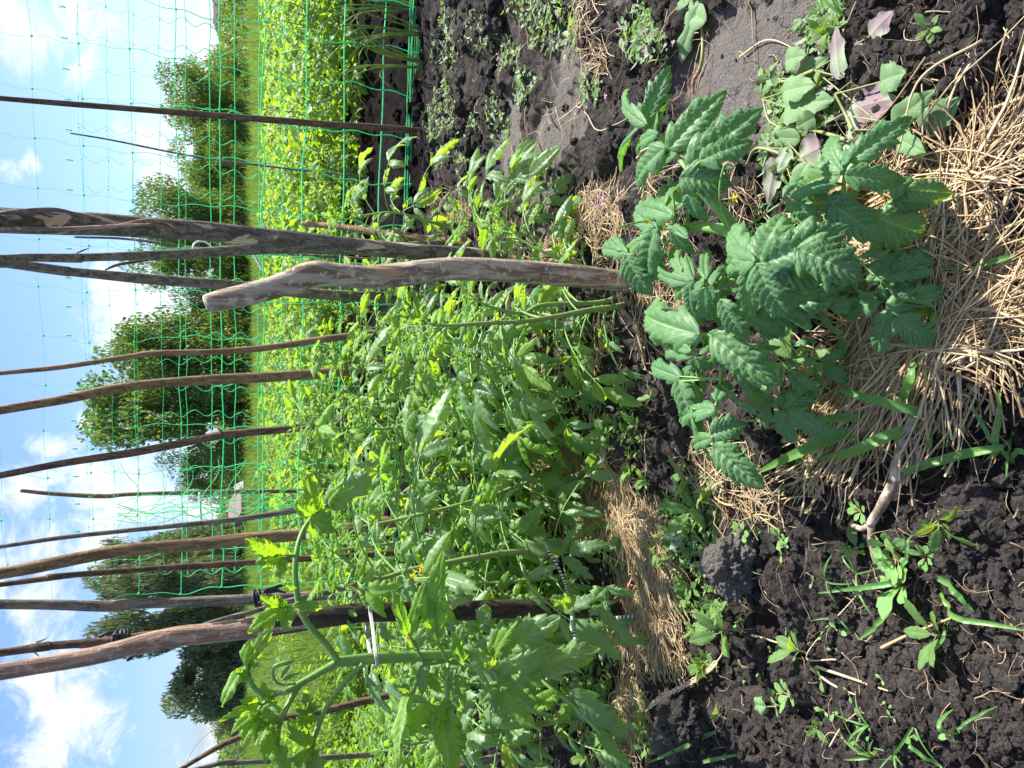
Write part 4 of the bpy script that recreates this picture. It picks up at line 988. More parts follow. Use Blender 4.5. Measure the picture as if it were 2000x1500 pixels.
for nm, (z0, rach, lfs) in LA.items():
    mb = MB(); cz = rach[-1]
    P = [Z(x, y, z0-.028*(i == 0)-.008) for i, (x, y) in enumerate(rach)]
    tube(mb, P, np.linspace(.0032, .0018, len(P)), 8, 30, mat=1)
    for k, (bx, by, tx, ty, w, roll) in enumerate(lfs):
        zb = z0+.012*rA.rand(); zt = z0-.015-.02*rA.rand()-.00012*abs(tx-bx)
        # petiolule back to the nearest point of the rachis
        j = int(np.argmin([abs(bx-x)+abs(by-y) for x, y in rach])); tube(mb, [P[j], Z(bx, by, zb)], .0012, 6, mat=1, cap=False)
        hand_leaf(mb, Z(bx, by, zb), Z(tx, ty, zt), w, rA, roll+(rA.rand()-.5)*.2, nsun=.65, droop=.45+.3*rA.rand(), q=.125, fold=.22, curl=.22+.15*rA.rand())
    mb.build('leaf', [M['tomato_near'], M['stem']], eA, origin=baseA)
for k, (x, y, z, dx, dy, ll, ls) in enumerate([(1400,560,.24,-40,30,.06,.034),(1400,560,.24,30,-40,.06,.034),(1385,555,.235,40,50,.07,.036),(1330,445,.25,-30,40,.07,.038),(1340,440,.25,20,-60,.07,.036),(1300,447,.24,-60,-20,.07,.036),
     (1440,470,.21,60,-60,.09,.045),(1450,520,.19,-60,60,.09,.045),(1470,610,.13,40,80,.10,.046),(1500,560,.12,90,40,.10,.046),(1520,650,.08,60,60,.09,.042),(1380,660,.19,60,50,.09,.045),(1400,700,.14,-70,60,.08,.042),(1600,560,.08,80,-40,.09,.045),(1650,470,.11,60,60,.08,.045),(1345,350,.24,-60,40,.07,.040)]):
    p0 = Z(x, y, z); d0 = Z(x+dx, y+dy, z)-p0; mb = MB()
    compound(mb, p0, nrm(nrm(d0)+np.array([0, 0, .35])), rA, ll, ls, 'hi', 2, 0, 1, .9, .50, .0016, 5, .50, .10, (.2, .6)); mb.build('leaf', [M['tomato_near'], M['stem']], eA, origin=baseA)
flower_truss(eA, baseA, Z(1425,445,.26), [.4, -.2, .6], rA, 2, .007); flower_truss(eA, baseA, Z(1290,430,.28), [-.1, -.1, .8], rA, 1, .006)

# plant B: the tall plant tied to the big stake -----------------------------------------------------
rB = np.random.RandomState(23)
SB = [(1300,1246,1.24),(1240,1252,1.22),(1180,1255,1.20),(1120,1264,1.18),(1090,1268,1.17),(1000,1276,1.15),(900,1278,1.13),(800,1283,1.11),(740,1285,1.10),(690,1290,1.09),(655,1293,1.08)]
PB = np.array([PY(*p)[:] for p in SB]); baseB = PB[0].copy(); baseB[2] = gz(baseB[0], baseB[1])-.01; PB[0] = baseB
eB = empty('tomato_plant', tuple(baseB)); tag(eB, 'tall tomato plant with thick forked green stem tied to the big reddish stake', 'tomato plant', 'tomato plants in the staked beds')
mb = MB(); tube(mb, PB, np.array([17,18,17,17,18,18,19,20,21,20,17])/FPX*1.2/2, 14, 120, bump=lambda l, th: 1+.10*(fbm(l*24, th*np.ones_like(l), 2, 4)-.5)+.05*np.cos(th*4))
mb.build('stem', [M['stem']], eB, origin=baseB)
BR = {'branch': [([(660,1292,1.08),(640,1262,1.07),(600,1216,1.05),(584,1180,1.04),(577,1130,1.03),(578,1085,1.03),(590,1040,1.04),(612,1008,1.05),(640,985,1.06)], (7,4)),
                 ([(658,1294,1.08),(620,1316,1.07),(585,1336,1.06),(560,1350,1.05),(545,1352,1.05),(515,1354,1.04),(498,1345,1.04),(487,1325,1.04),(482,1302,1.05)], (8,4)),
                 ([(585,1338,1.06),(565,1372,1.05),(548,1410,1.04),(541,1450,1.03),(540,1515,1.02)], (6,4.5)),
                 ([(548,1352,1.05),(528,1364,1.05),(510,1378,1.05),(502,1396,1.05)], (4,2.5)),
                 ([(708,1298,1.08),(680,1325,1.07),(640,1378,1.05),(622,1418,1.04),(610,1455,1.03),(603,1515,1.02)], (6,5)),
                 ([(895,1288,1.12),(877,1296,1.10),(872,1350,1.08),(880,1400,1.07),(892,1450,1.06),(925,1515,1.05)], (5,4)),
                 ([(1030,1290,1.14),(1062,1330,1.10),(1100,1362,1.08),(1150,1408,1.06),(1190,1452,1.05),(1235,1510,1.04)], (5,5)),
                 ([(880,1292,1.12),(925,1302,1.09),(960,1308,1.07),(975,1335,1.06),(985,1350,1.06)], (5,3)),
                 ([(900,1284,1.13),(835,1296,1.11),(815,1268,1.10),(797,1236,1.09)], (4,3)),
                 ([(900,1290,1.12),(878,1294,1.10),(860,1262,1.09),(848,1228,1.08)], (4,3)),
                 ([(830,1296,1.11),(815,1330,1.09),(798,1370,1.08)], (4,3))]}
for pts, (w0, w1) in BR['branch']:
    P = np.array([PY(*p)[:] for p in pts]); mb = MB(); tube(mb, P, np.linspace(w0, w1, len(P))/FPX*1.1/1.0*.9, 10, 40)
    if w0 >= 7:      # fine hairs along the two top shoots
        C = catmull(P, 60)
        for k in range(300):
            i = rB.randint(60); d = nrm(rB.randn(3)); p = C[i]+d*.004; tube(mb, [p, p+d*.0045], .00012, 3, mat=1, cap=False)
    mb.build('side_shoot', [M['stem'], M['hair']], eB, origin=baseB)
mb = MB()   # curled furry flower buds
P = np.array([PY(*p)[:] for p in [(577,1335,1.05),(550,1337,1.045),(537,1328,1.04),(533,1312,1.04),(540,1300,1.04),(560,1294,1.04),(575,1291,1.04)]]); tube(mb, P, [.0018,.0018,.0017,.002,.003,.0035,.001], 8, 30)
for b in ([(548,1324,1.04),(555,1312,1.04),(566,1300,1.04)], [(553,1328,1.04),(568,1320,1.04),(584,1313,1.04)]):
    tube(mb, np.array([PY(*p)[:] for p in b]), [.0015,.003,.001], 8, 16)
C = np.array([PY(x, y, 1.04)[:] for x, y in [(548,1335),(540,1330),(536,1318),(545,1298),(556,1312),(566,1320),(545,1345),(540,1350)]])
for k in range(420):
    c = C[rB.randint(len(C))]+rB.randn(3)*.006; d = nrm(rB.randn(3)); tube(mb, [c, c+d*.008], .00011, 3, mat=1, cap=False)
mb.build('flower_bud', [M['stem'], M['hair']], eB, origin=baseB)
LB = [  # group of leaflets = one leaf; (bx,by,tx,ty,w,Yb,Yt,roll,material 0 grown 1 young)
 [(553,1188,480,1232,42,1.03,1.00,.2,1),(552,1186,504,1166,32,1.03,1.01,-.2,1),(556,1184,534,1160,22,1.03,1.02,0,1)],
 [(560,1192,567,1231,44,1.03,1.00,.3,1),(575,1182,630,1176,26,1.03,1.05,-.3,0)],
 [(550,1085,483,1046,40,1.02,.99,.3,1),(548,1090,502,1110,34,1.02,1.0,-.3,1),(548,1092,546,1130,32,1.02,1.0,.1,1),(575,1150,556,1137,16,1.03,1.02,.1,1)],
 [(611,1006,652,1042,46,1.04,1.02,.1,1),(610,1004,578,978,44,1.04,1.02,.1,1),(622,1008,616,925,46,1.05,1.03,.4,1),(637,985,744,930,56,1.06,1.04,.3,0),(640,983,665,940,30,1.06,1.04,-.3,1)],
 [(480,1300,424,1378,36,1.05,1.02,.3,1),(481,1298,479,1242,28,1.05,1.02,-.4,1),(486,1292,543,1221,28,1.05,1.04,.2,0),(488,1294,500,1262,26,1.05,1.03,.2,0),(484,1310,458,1340,26,1.05,1.03,.1,1),(478,1312,460,1306,18,1.05,1.03,.1,1),(490,1300,508,1288,22,1.05,1.04,.1,0)],
 [(504,1376,423,1379,20,1.04,1.01,.6,1),(504,1388,447,1431,30,1.04,1.02,.1,1),(500,1398,467,1461,38,1.04,1.01,.2,1),(505,1392,483,1400,18,1.04,1.02,.3,1),(500,1372,468,1366,22,1.04,1.02,0,1),(508,1398,500,1440,30,1.04,1.02,.4,1)],
 [(528,1372,517,1334,30,1.05,1.03,.3,1),(528,1375,545,1408,34,1.05,1.03,.1,0)],
 [(527,1412,500,1461,42,1.03,1.0,.2,1),(530,1416,522,1380,28,1.03,1.02,.2,1),(535,1425,512,1490,36,1.03,1.0,.2,1),(540,1460,560,1520,44,1.02,1.0,.1,1)],
 [(612,1393,574,1378,28,1.05,1.03,-.3,0),(610,1396,584,1420,36,1.05,1.03,.1,1),(614,1390,600,1350,26,1.05,1.04,.5,0)],
 [(605,1458,566,1404,40,1.03,1.01,.2,1),(604,1462,577,1500,44,1.03,1.0,.2,1),(604,1470,632,1520,46,1.03,1.0,-.1,0)],
 [(713,1314,758,1405,27,1.07,1.04,.9,0)],
 [(797,1238,805,1148,27,1.09,1.06,.7,1),(800,1240,832,1122,28,1.09,1.05,-.2,1),(812,1262,840,1222,26,1.10,1.08,.2,0)],
 [(846,1228,838,1140,42,1.08,1.05,.3,1),(850,1226,880,1078,48,1.08,1.03,.2,1),(860,1250,822,1212,42,1.09,1.1,.1,0)],
 [(895,1245,905,1218,24,1.10,1.09,.1,0),(905,1290,893,1234,30,1.10,1.08,.4,1)],
 [(962,1287,1009,1195,32,1.08,1.04,-.2,1),(955,1282,930,1266,30,1.09,1.08,.1,0),(960,1276,985,1215,32,1.1,1.08,.2,0)],
 [(976,1278,1095,1202,74,1.10,1.03,-.1,0),(965,1305,928,1268,42,1.07,1.05,.1,0),(978,1306,1091,1288,44,1.06,1.02,.5,0)],
 [(1058,1306,1170,1264,64,1.08,1.05,0,0),(1060,1310,1035,1330,30,1.08,1.07,0,0)],
 [(967,1342,1045,1430,46,1.06,1.01,.3,1),(965,1340,940,1372,40,1.06,1.04,-.2,0),(962,1330,990,1405,50,1.07,1.05,.1,0)],
 [(1118,1354,1230,1442,58,1.08,1.04,0,0),(1085,1355,1040,1382,40,1.08,1.08,.3,1),(1110,1375,1088,1410,34,1.08,1.07,.4,1),(1165,1420,1222,1500,32,1.06,1.03,.4,1)],
 [(798,1358,768,1500,44,1.08,1.02,.3,1),(835,1372,792,1438,52,1.08,1.04,.1,1),(800,1350,775,1340,22,1.09,1.08,.1,0)],
 [(868,1388,888,1512,64,1.07,1.02,.1,1),(862,1372,840,1435,48,1.08,1.04,.2,1),(880,1420,905,1470,40,1.07,1.05,.3,1),(865,1450,830,1510,46,1.07,1.05,.2,1)],
 [(822,1302,823,1357,32,1.10,1.08,.2,0),(835,1316,858,1352,30,1.10,1.09,.2,1)],
 [(896,1318,903,1375,28,1.09,1.07,.4,1),(880,1330,868,1300,20,1.09,1.08,.1,0)],
 [(1180,1150,1160,1170,40,1.16,1.15,.1,0),(1185,1148,1240,1172,24,1.16,1.13,.6,0),(1170,1185,1232,1266,34,1.16,1.12,.5,0),(1172,1180,1150,1205,26,1.16,1.14,.2,0),(1120,1180,1075,1168,42,1.15,1.13,.1,0)],
 [(955,1220,948,1180,46,1.2,1.17,.1,0)],
]
for grp in LB:
    mb = MB()
    for (bx, by, tx, ty, w, yb, yt, roll, mt) in grp:
        b = PY(bx, by, yb); t = PY(tx, ty, yt); b2 = np.array(b[:])
        # short stalk reaching back to the nearest shoot
        best = None
        for pts, _ in BR['branch']+[(SB, 0)]:
            for p in pts:
                d = math.hypot(p[0]-bx, p[1]-by)
                if best is None or d < best[0]: best = (d, p)
        a = np.array(PY(*best[1])[:]); mid = (a+b2)/2+np.array([0, 0, -.003]); tube(mb, [a, mid, b2], [.0018, .0014, .0009], 6, 10, mat=2, cap=False)
        hand_leaf(mb, b, t, w*.88, rB, roll+(rB.rand()-.5)*.3, nsun=.35, droop=.4+.6*rB.rand(), q=.09, fold=.25, curl=.2+.4*rB.rand(), lm=mt, ta=.40, lobes=.16, wave=.10)
    mb.build('leaf', [M['tomato'], M['tomato_young'], M['stem']], eB, origin=baseB)
flower_truss(eB, baseB, np.array(PY(765,1262,1.12)[:]), [0, -.6, -.5], rB, 1, .016)

# the other plants of the bed, farther off ----------------------------------------------------------
tomato([(1212,1012,1.42),(1140,1040,1.42),(1070,1074,1.40),(985,1080,1.38),(885,1097,1.36),(800,1113,1.35),(742,1130,1.34),(702,1118,1.34),(676,1092,1.34)], 'bent-over tomato plant with a yellow flower, right of the big reddish stake', 31, 15, .19, .078, r0=.008, droop=1.1, flowers=1)
tomato([(1100,900,1.62),(1040,930,1.6),(985,960,1.58),(900,985,1.56),(800,1010,1.55),(700,1030,1.56)], 'tomato plant at the foot of the rough speckled stake', 32, 15, .18, .075)
tomato([(1010,1010,1.9),(930,1030,1.9),(840,1050,1.9),(740,1065,1.88),(650,1075,1.88)], 'tomato plant between the thin dark stake and the smooth grey stake', 46, 12, .18, .07)
tomato([(960,870,2.05),(940,930,2.05),(890,900,2.05),(830,870,2.04),(795,830,2.04),(740,820,2.05)], 'tomato plant with long arching stalk under the thin dark twiggy stake', 33, 13, .18, .078)
tomato([(990,830,1.95),(900,835,2.0),(820,836,2.0),(720,838,2.0),(640,834,2.0),(610,830,2.0)], 'upright tomato plant touching the thin dark twiggy stake', 34, 14, .19, .075, r0=.006)
tomato([(930,755,2.15),(860,765,2.15),(790,775,2.15),(720,790,2.15),(640,800,2.15)], 'tomato plant left of the stout olive-brown stake', 35, 13, .19, .075)
tomato([(900,690,2.4),(830,695,2.4),(760,700,2.4),(680,705,2.4)], 'small tomato plant in front of the foot of the stout olive-brown stake', 36, 11, .17, .07)
tomato([(1260,596,1.30),(1200,600,1.28),(1150,606,1.27),(1090,618,1.26),(1020,628,1.25),(940,632,1.25),(880,636,1.25),(850,636,1.25)], 'tomato plant with pale star-shaped growing tip left of the driftwood stake', 37, 13, .14, .060, r0=.007, az=2.4, azw=3.6)
tomato([(1245,585,1.34),(1160,592,1.34),(1060,596,1.33),(1020,612,1.32),(960,600,1.31),(930,585,1.31)], 'hairy-stemmed tomato plant just behind the driftwood stake', 38, 9, .13, .056, r0=.006, az=1.9, azw=2.4)
tomato([(1180,700,1.42),(1110,700,1.45),(1040,708,1.47),(980,715,1.48),(940,722,1.5)], 'leafy tomato plant low between the driftwood and the mulch', 39, 11, .15, .064, r0=.006, az=2.4, azw=4)
tomato([(1130,800,1.55),(1060,790,1.58),(990,790,1.6),(930,800,1.62),(880,806,1.62)], 'tomato plant leaning over the pale straw in the middle of the bed', 40, 10, .16, .068, r0=.006)
tomato([(1190,540,1.42),(1140,520,1.42),(1080,500,1.42),(1020,470,1.45),(990,440,1.48)], 'sprawling tomato shoot with glowing leaves right of the driftwood stake', 41, 8, .12, .058, r0=.005, az=.9, azw=1.6)
tomato([(1060,470,1.75),(1010,455,1.75),(960,440,1.78),(920,435,1.8)], 'small tomato plant right of the foot of the thick grey stake', 42, 9, .15, .068, r0=.005, az=.2)
tomato([(890,455,2.45),(830,430,2.45),(770,415,2.45),(715,420,2.48),(670,430,2.5)], 'pale-leaved tomato plant beside the short stake, farthest right in the bed', 43, 13, .17, .078, r0=.006)
tomato([(860,620,2.6),(800,615,2.6),(740,610,2.6),(690,610,2.6)], 'tomato plant behind the driftwood stake near the net', 44, 11, .17, .072, r0=.005)
tomato([(850,560,2.7),(800,545,2.7),(760,540,2.7),(720,545,2.7)], 'small tomato plant between the crossing stakes by the net', 47, 8, .15, .065, r0=.005)
tomato([(1110,1000,1.62),(1040,1010,1.62),(980,1020,1.6),(940,1030,1.6)], 'low tomato plant on the straw between the two cord-tied stems', 48, 10, .15, .07, r0=.005)
tomato([(1130,1400,1.45),(1050,1415,1.45),(960,1430,1.42),(880,1440,1.4),(800,1455,1.4)], 'tomato plant against the leaning grey stake at the left of the frame', 45, 15, .18, .075)
tomato([(1000,1225,1.75),(930,1220,1.75),(840,1215,1.75),(760,1200,1.75),(690,1180,1.75)], 'tomato plant behind the big reddish stake', 49, 12, .17, .072, r0=.006)
tomato([(900,1120,2.3),(840,1125,2.3),(770,1130,2.3),(690,1125,2.3)], 'tomato plant behind the smooth grey rag stake', 50, 11, .18, .072, r0=.006)
tomato([(880,980,2.6),(820,975,2.6),(750,965,2.6),(680,960,2.6)], 'tomato plant behind the thinnest smooth grey stake', 51, 11, .18, .072, r0=.006)

for k_, (st_, lb_) in enumerate([([(1180,1120,1.50),(1100,1125,1.5),(1010,1135,1.5),(930,1140,1.5)], 'tomato plant between the two cord-tied stems, rooted in the straw strip'),
   ([(1060,1175,1.7),(980,1175,1.7),(890,1170,1.7),(800,1165,1.7)], 'tomato plant just right of the dark lower half of the big stake'),
   ([(1030,950,1.75),(950,950,1.75),(870,945,1.75),(790,940,1.75)], 'tomato plant in the middle of the bed behind the pair of large pale leaves'),
   ([(930,925,2.15),(860,925,2.15),(780,915,2.15),(700,905,2.15)], 'tomato plant in the second line, left of the twiggy dark stake'),
   ([(880,770,2.4),(800,770,2.4),(720,770,2.4),(660,765,2.4)], 'tomato plant between the stout olive-brown stake and the twiggy dark stake, back line'),
   ([(920,640,2.2),(850,640,2.2),(790,640,2.2),(730,640,2.2)], 'tomato plant below the end of the slender curved stake'),
   ([(1010,680,1.75),(940,675,1.75),(870,670,1.75),(810,665,1.75)], 'tomato plant left of the driftwood stake, second line'),
   ([(1090,760,1.55),(1020,765,1.55),(950,760,1.55),(890,755,1.55)], 'tomato plant at the right end of the open straw'),
   ([(830,860,2.75),(760,865,2.75),(700,865,2.75),(650,865,2.75)], 'tomato plant by the net left of the twiggy dark stake'),
   ([(1090,1290,1.6),(1010,1300,1.6),(930,1300,1.6),(850,1310,1.6)], 'tomato plant right behind the tall tied plant')]):
    tomato(st_, lb_, 60+k_, 11, .18, .072, r0=.006)
tomato([(1010,1330,1.9),(940,1335,1.9),(880,1340,1.9),(810,1345,1.9)], 'tomato plant left of the tall tied plant, far side of the bed', 52, 10, .17, .07, r0=.006)
tomato([(960,1440,2.0),(890,1440,2.0),(820,1445,2.0),(760,1450,2.0)], 'tomato plant at the left edge of the frame, far side of the bed', 53, 10, .17, .07, r0=.006)
tomato([(860,1280,2.4),(800,1285,2.4),(740,1290,2.4),(690,1290,2.4)], 'tomato plant half hidden by the tall tied stem', 54, 10, .17, .07, r0=.005)
tomato([(820,1380,2.6),(770,1385,2.6),(720,1390,2.6)], 'low tomato plant by the leaning dark stick', 55, 8, .16, .07, r0=.005)
# ------------------------------------------------------------------ potato plants behind the net
def potato_proto(seed):
    r = np.random.RandomState(seed); parts = []
    mb = MB()
    stems = []
    for k in range(6):
        a = r.rand()*6.28; t_ = .10+.16*r.rand(); P = [(0,0,-.03),(math.cos(a)*t_*.4,math.sin(a)*t_*.4,.18),(math.cos(a)*t_,math.sin(a)*t_,.36+.10*r.rand())]
        tube(mb, P, [.006,.005,.003], 5, 10); stems.append(catmull(np.array(P), 10))
    lb = MB()
    for C in stems:
        for k in range(7):
            p = C[2+int(7*k/7.0)]; a = r.rand()*6.28
            compound(lb, p, [math.cos(a), math.sin(a), .25+.8*r.rand()], r, .16*(.7+.5*r.rand()), .062, 'lo', 2, 0, 1, .9, .62, .0018, 2, .03, .03, (0, .25))
    return mb.build('stem', M['stem'], link_it=False).data, lb.build('foliage', [M['potato'], M['stem']], link_it=False).data
PP = [potato_proto(s) for s in (101, 102, 103, 104)]
r = np.random.RandomState(77)
cnt = 0
for row, Y0 in enumerate([4.55, 5.2, 5.85, 6.5, 7.2, 7.9, 8.7, 9.5, 10.3, 11.1]):
    xr = Y0*.60+.5; x = xr
    while x > -xr:
        xx = x+(r.rand()-.5)*.1; yy = Y0+(r.rand()-.5)*.16+.06*(xr-x); x -= .30+.06*r.rand()
        if xx < -.60*(1+.05*row)-.25*(row > 2)*0 - .55: continue
        e = empty('potato_plant', (xx, yy, 0)); e.rotation_euler = (0, 0, r.rand()*6.28); s = .95+.32*r.rand(); e.scale = (s, s, s*.98)
        lab = ['bushy potato plant in the front row, its foot on bare dark soil behind the net', 'bushy potato plant in the second row behind the net', 'potato plant in the middle rows behind the net', 'potato plant in the farthest rows, against the meadow'][0 if row == 0 else 1 if row == 1 else 2 if row < 5 else 3]
        tag(e, lab, 'potato plant', ['front row of potato plants', 'second row of potato plants', 'middle rows of potato plants', 'farthest rows of potato plants'][0 if row == 0 else 1 if row == 1 else 2 if row < 5 else 3])
        st, fo = PP[r.randint(4)]
        link(bpy.data.objects.new('foliage', fo), e)
        if row < 2: link(bpy.data.objects.new('stem', st), e)
        cnt += 1
# onion clump at the foot of the net, right
def onion(px, py, label, seed, n=11, H=.42):
    r = np.random.RandomState(seed); x, y = PZ(px, py, 0)[:2]; e = empty('onion_plant', (x, y, 0)); tag(e, label, 'onion', 'onions by the foot of the net')
    for k in range(n):
        a = r.rand()*6.28; h = H*(.6+.6*r.rand()); l = .25+.6*r.rand()
        P = [(0.01*math.cos(a),.01*math.sin(a),-.01),(math.cos(a)*l*h*.25,math.sin(a)*l*h*.25,h*.55),(math.cos(a)*l*h*.7,math.sin(a)*l*h*.7,h*(.9-.2*l)),(math.cos(a)*l*h*1.25,math.sin(a)*l*h*1.25,h*(.75-.7*l*r.rand()))]
        mb = MB(); tube(mb, P, [.0034,.0032,.0022,.0005], 6, 22, rnd=r.rand()**2); mb.build('leaf', M['onion'], e)
onion(815, 15, 'onion clump at the very right edge against the net', 1, 12, .45)
onion(822, 62, 'onion with drooping yellow-tipped leaves, left of the edge clump', 2, 10, .48)
onion(828, 128, 'onion with one long bent yellow leaf, nearest the thin straight stake', 3, 10, .42)
for k, (px, py) in enumerate([(700, 20), (705, 190), (760, 215), (700, 330)]):
    pass
# ------------------------------------------------------------------ straw mulch
def stalks(mb, X, Y, ANG, L, rad, r, lift=.012, curv=.6, nm=1, seg=8):
    """curved dry stalks lying on the ground, all built at once"""
    n = len(X); l = L*(.35+.95*r.rand(n)); kk = r.randn(n)*curv/seg
    th = ANG[:, None]+kk[:, None]*np.arange(seg)[None]+np.cumsum(r.randn(n, seg)*.07*curv, 1)
    dx = np.cos(th)*l[:, None]/seg; dy = np.sin(th)*l[:, None]/seg
    PX = np.cumsum(dx, 1); PY_ = np.cumsum(dy, 1); PX += (X-PX.mean(1))[:, None]; PY_ += (Y-PY_.mean(1))[:, None]
    zs = ground_h(PX, PY_); zs = .5*zs+.5*zs.mean(1)[:, None]; zs = np.maximum(zs, ground_h(PX, PY_, False)+.001)
    z = zs+(lift*r.rand(n)**1.3)[:, None]+(r.randn(n)*.010)[:, None]*np.linspace(-.5, .5, seg)[None]+.003+(.012*r.rand(n)**2)[:, None]*np.sin(np.linspace(0, 3.14, seg))[None]
    P = np.stack([PX, PY_, z], -1); T = np.gradient(P, axis=1); T /= np.linalg.norm(T, axis=2, keepdims=True)
    U = np.cross(T, np.array([0, 0, 1.0])); U /= np.linalg.norm(U, axis=2, keepdims=True); W = np.cross(U, T)
    rr = (rad*(.5+1.0*r.rand(n)**1.6))[:, None]*np.linspace(1, .55, seg)[None]
    fl = np.where(r.rand(n) > .72, 1.9, 1.0)[:, None, None]      # some are flat blades
    fz = np.where(fl > 1, .35, 1.0)
    V = np.stack([P+U*rr[..., None]*fl, P+W*rr[..., None]*fz, P-U*rr[..., None]*fl, P-W*rr[..., None]*fz], 2).reshape(-1, 3)
    i, j = np.meshgrid(np.arange(seg-1), np.arange(4), indexing='ij'); j2 = (j+1) % 4
    q = np.stack([i*4+j, i*4+j2, (i+1)*4+j2, (i+1)*4+j], -1).reshape(-1, 4)
    Q = (np.arange(n)[:, None, None]*(seg*4)+q[None]).reshape(-1, 4)
    mb.add(V, Q, rnd=np.repeat(r.rand(n)**2.0, seg*4), mat=0)
    if nm > 1:
        mb.QM[-1] = np.repeat(r.randint(0, nm, n), len(q))
def px_region(r, cx, cy, hx, hy, n, slant=0):
    """points spread over a patch seen at (cx, cy) of half size hx, hy; returns ground positions"""
    a = r.rand(n)*6.283; q = r.rand(n)**.6; u = q*np.cos(a); v = q*np.sin(a)
    px = cx+hx*u; py = cy+hy*v+slant*hx*u
    rx = (px-1000)/FPX; ry = (750-py)/FPX
    dz = VIEW.z+DOWN.z*rx; dy = VIEW.y+DOWN.y*rx; t = -CAM_H/dz
    return t*ry, t*dy
r = np.random.RandomState(50); mb = MB()
for (cx, cy, hx, hy, sl, n, a, sp, L) in [
    (1900,560,140,190,-.3,1500,-.75,.5,.13),(1800,600,120,120,0,600,-.35,.6,.11),(1950,440,90,150,-.5,700,-.8,.5,.13),(1860,700,150,70,-.35,900,-.80,.28,.20),(1960,640,60,90,0,500,-.75,.3,.16),
    (1740,740,110,60,-.3,260,-.7,.5,.13),(1820,390,70,70,0,160,-.9,.5,.12),(1960,250,60,120,-.6,40,-.75,.3,.15),(1700,660,80,60,0,260,-.5,.6,.11),(1620,610,60,50,0,120,0,.8,.10),(1700,400,60,60,0,160,-.6,.8,.10),
    (1430,400,80,90,0,560,-.4,.8,.12),(1470,500,80,70,0,260,-.3,.9,.11),(1350,440,60,60,0,240,-.4,.8,.12),(1570,420,60,60,0,260,-.7,.8,.10),(1330,340,50,60,0,80,-.6,.8,.10),
    (1190,420,80,45,.2,300,-.4,.8,.13),(1160,480,60,60,0,240,-.5,.7,.12),(1290,560,60,50,0,160,0,.9,.1),
    (1260,690,60,70,0,260,.1,.7,.12),(1390,640,40,60,0,260,.1,.6,.11),(1210,760,60,70,0,160,0,.7,.12),
    (1100,850,50,120,.2,700,0,.5,.13),(1150,950,70,80,.3,1000,0,.45,.14),(1230,980,70,70,.2,900,0,.45,.14),(1290,1060,55,80,0,1100,.05,.4,.14),(1285,1150,50,70,0,1200,.05,.32,.14),
    (1270,1220,50,50,0,900,0,.38,.13),(1290,1290,60,30,0,180,.2,.6,.11),(1260,1380,30,70,0,260,.1,.6,.10),(1080,1330,120,90,.2,260,.2,.9,.11),(1240,1460,50,50,0,160,.1,.6,.1),
    (900,410,45,50,.3,190,-.3,.6,.15),(1000,180,150,170,0,150,.3,1.5,.10),(1350,120,150,110,0,45,.3,1.5,.09),(940,440,60,40,.2,160,-.3,.5,.13),(1170,110,30,60,0,90,-.7,1.0,.10),(1160,30,40,50,0,90,-.5,1,.10),(1050,480,80,40,.3,220,.4,.8,.12),(900,820,80,90,0,160,.1,.9,.14),(1050,620,80,60,0,120,.1,.9,.12),
    (1560,860,90,70,-.3,150,-.6,.9,.11),(1490,960,90,60,0,110,-.4,1.2,.10),(1660,880,90,50,-.4,170,-.7,.45,.15),(1600,760,60,50,0,110,-.5,.8,.11),(1440,900,60,60,0,90,-.2,1.1,.10)]:
    n = int(n*(.95 if cx > 1680 else 1.1)); X, Y = px_region(r, cx, cy, hx, hy, n, sl)
    k = fbm(X*13+7, Y*13, 3, 41) > (.47 if cx > 1500 else .50)+.05*r.rand(n); X, Y = X[k], Y[k]; n = len(X)
    stalks(mb, X, Y, a+r.randn(n)*sp*1.15, L*(1.35 if cx > 1680 else 1.05), .00112 if cx > 1680 else .00085, r, lift=.018 if n > 300 else .008, nm=2, curv=1.0)
tag(mb.build('straw_mulch', [M['straw'], M['straw_pale']]), 'tangled dry straw and hay spread round the tomato stems', 'straw', kind='stuff')
# fine roots and dead bits over the soil
mb = MB()
for n, L, rad in ((800, .05, .0004), (140, .035, .0008)):
    X, Y = px_region(r, 1500, 750, 900, 1200, n*2); k = (Y > .35) & (np.abs(X) < Y*.62+.2) & (Y < 3.4); X, Y = X[k], Y[k]
    stalks(mb, X, Y, r.rand(len(X))*6.28, L, rad, r, lift=.003, curv=2.4)
tag(mb.build('plant_debris', [M['root']]), 'thin dead roots and stalk bits scattered on the soil', 'debris', kind='stuff')

# single long straws one can pick out
def long_straw(pts, label, r0=.0016, mat='straw_pale', name='straw_stalk', z=.006, cat='straw stalk', tip=.4):
    P = []
    for (x, y, *h) in pts:
        q = gxy(x, y); P.append((q[0], q[1], gz(*q)+z+(h[0] if h else 0)))
    P = catmull(np.array(P), 24); P[:, 2] = np.maximum(P[:, 2], gzv(P[:, 0], P[:, 1])+r0)
    mb = MB(); tube(mb, P, np.linspace(r0, r0*tip, 24), 7, rnd=.1); o = mb.build(name, M[mat], origin=P[0]); o.location = tuple(P[0]); tag(o, label, cat, 'single dry stalks on the soil'); return o
long_straw([(1725,15),(1670,160),(1610,290),(1560,345)], 'brown stalk crossing the pulled goosefoot leaves', .0011, 'root')
long_straw([(1553,68),(1552,72),(1592,20),(1630,0)], 'dark bent stalk at the right edge of the crust', .0011, 'root')
long_straw([(1467,115),(1523,82),(1600,110)], 'pale angled straw lying on the grey crust', .0016)
long_straw([(1487,0),(1493,60),(1499,150)], 'thin straight stalk lying across the smooth grey crust', .0011, 'root')
long_straw([(1155,205),(1170,235),(1222,260),(1300,200)], 'bowed pale stalk on black soil right of the quilted leaves', .0015)
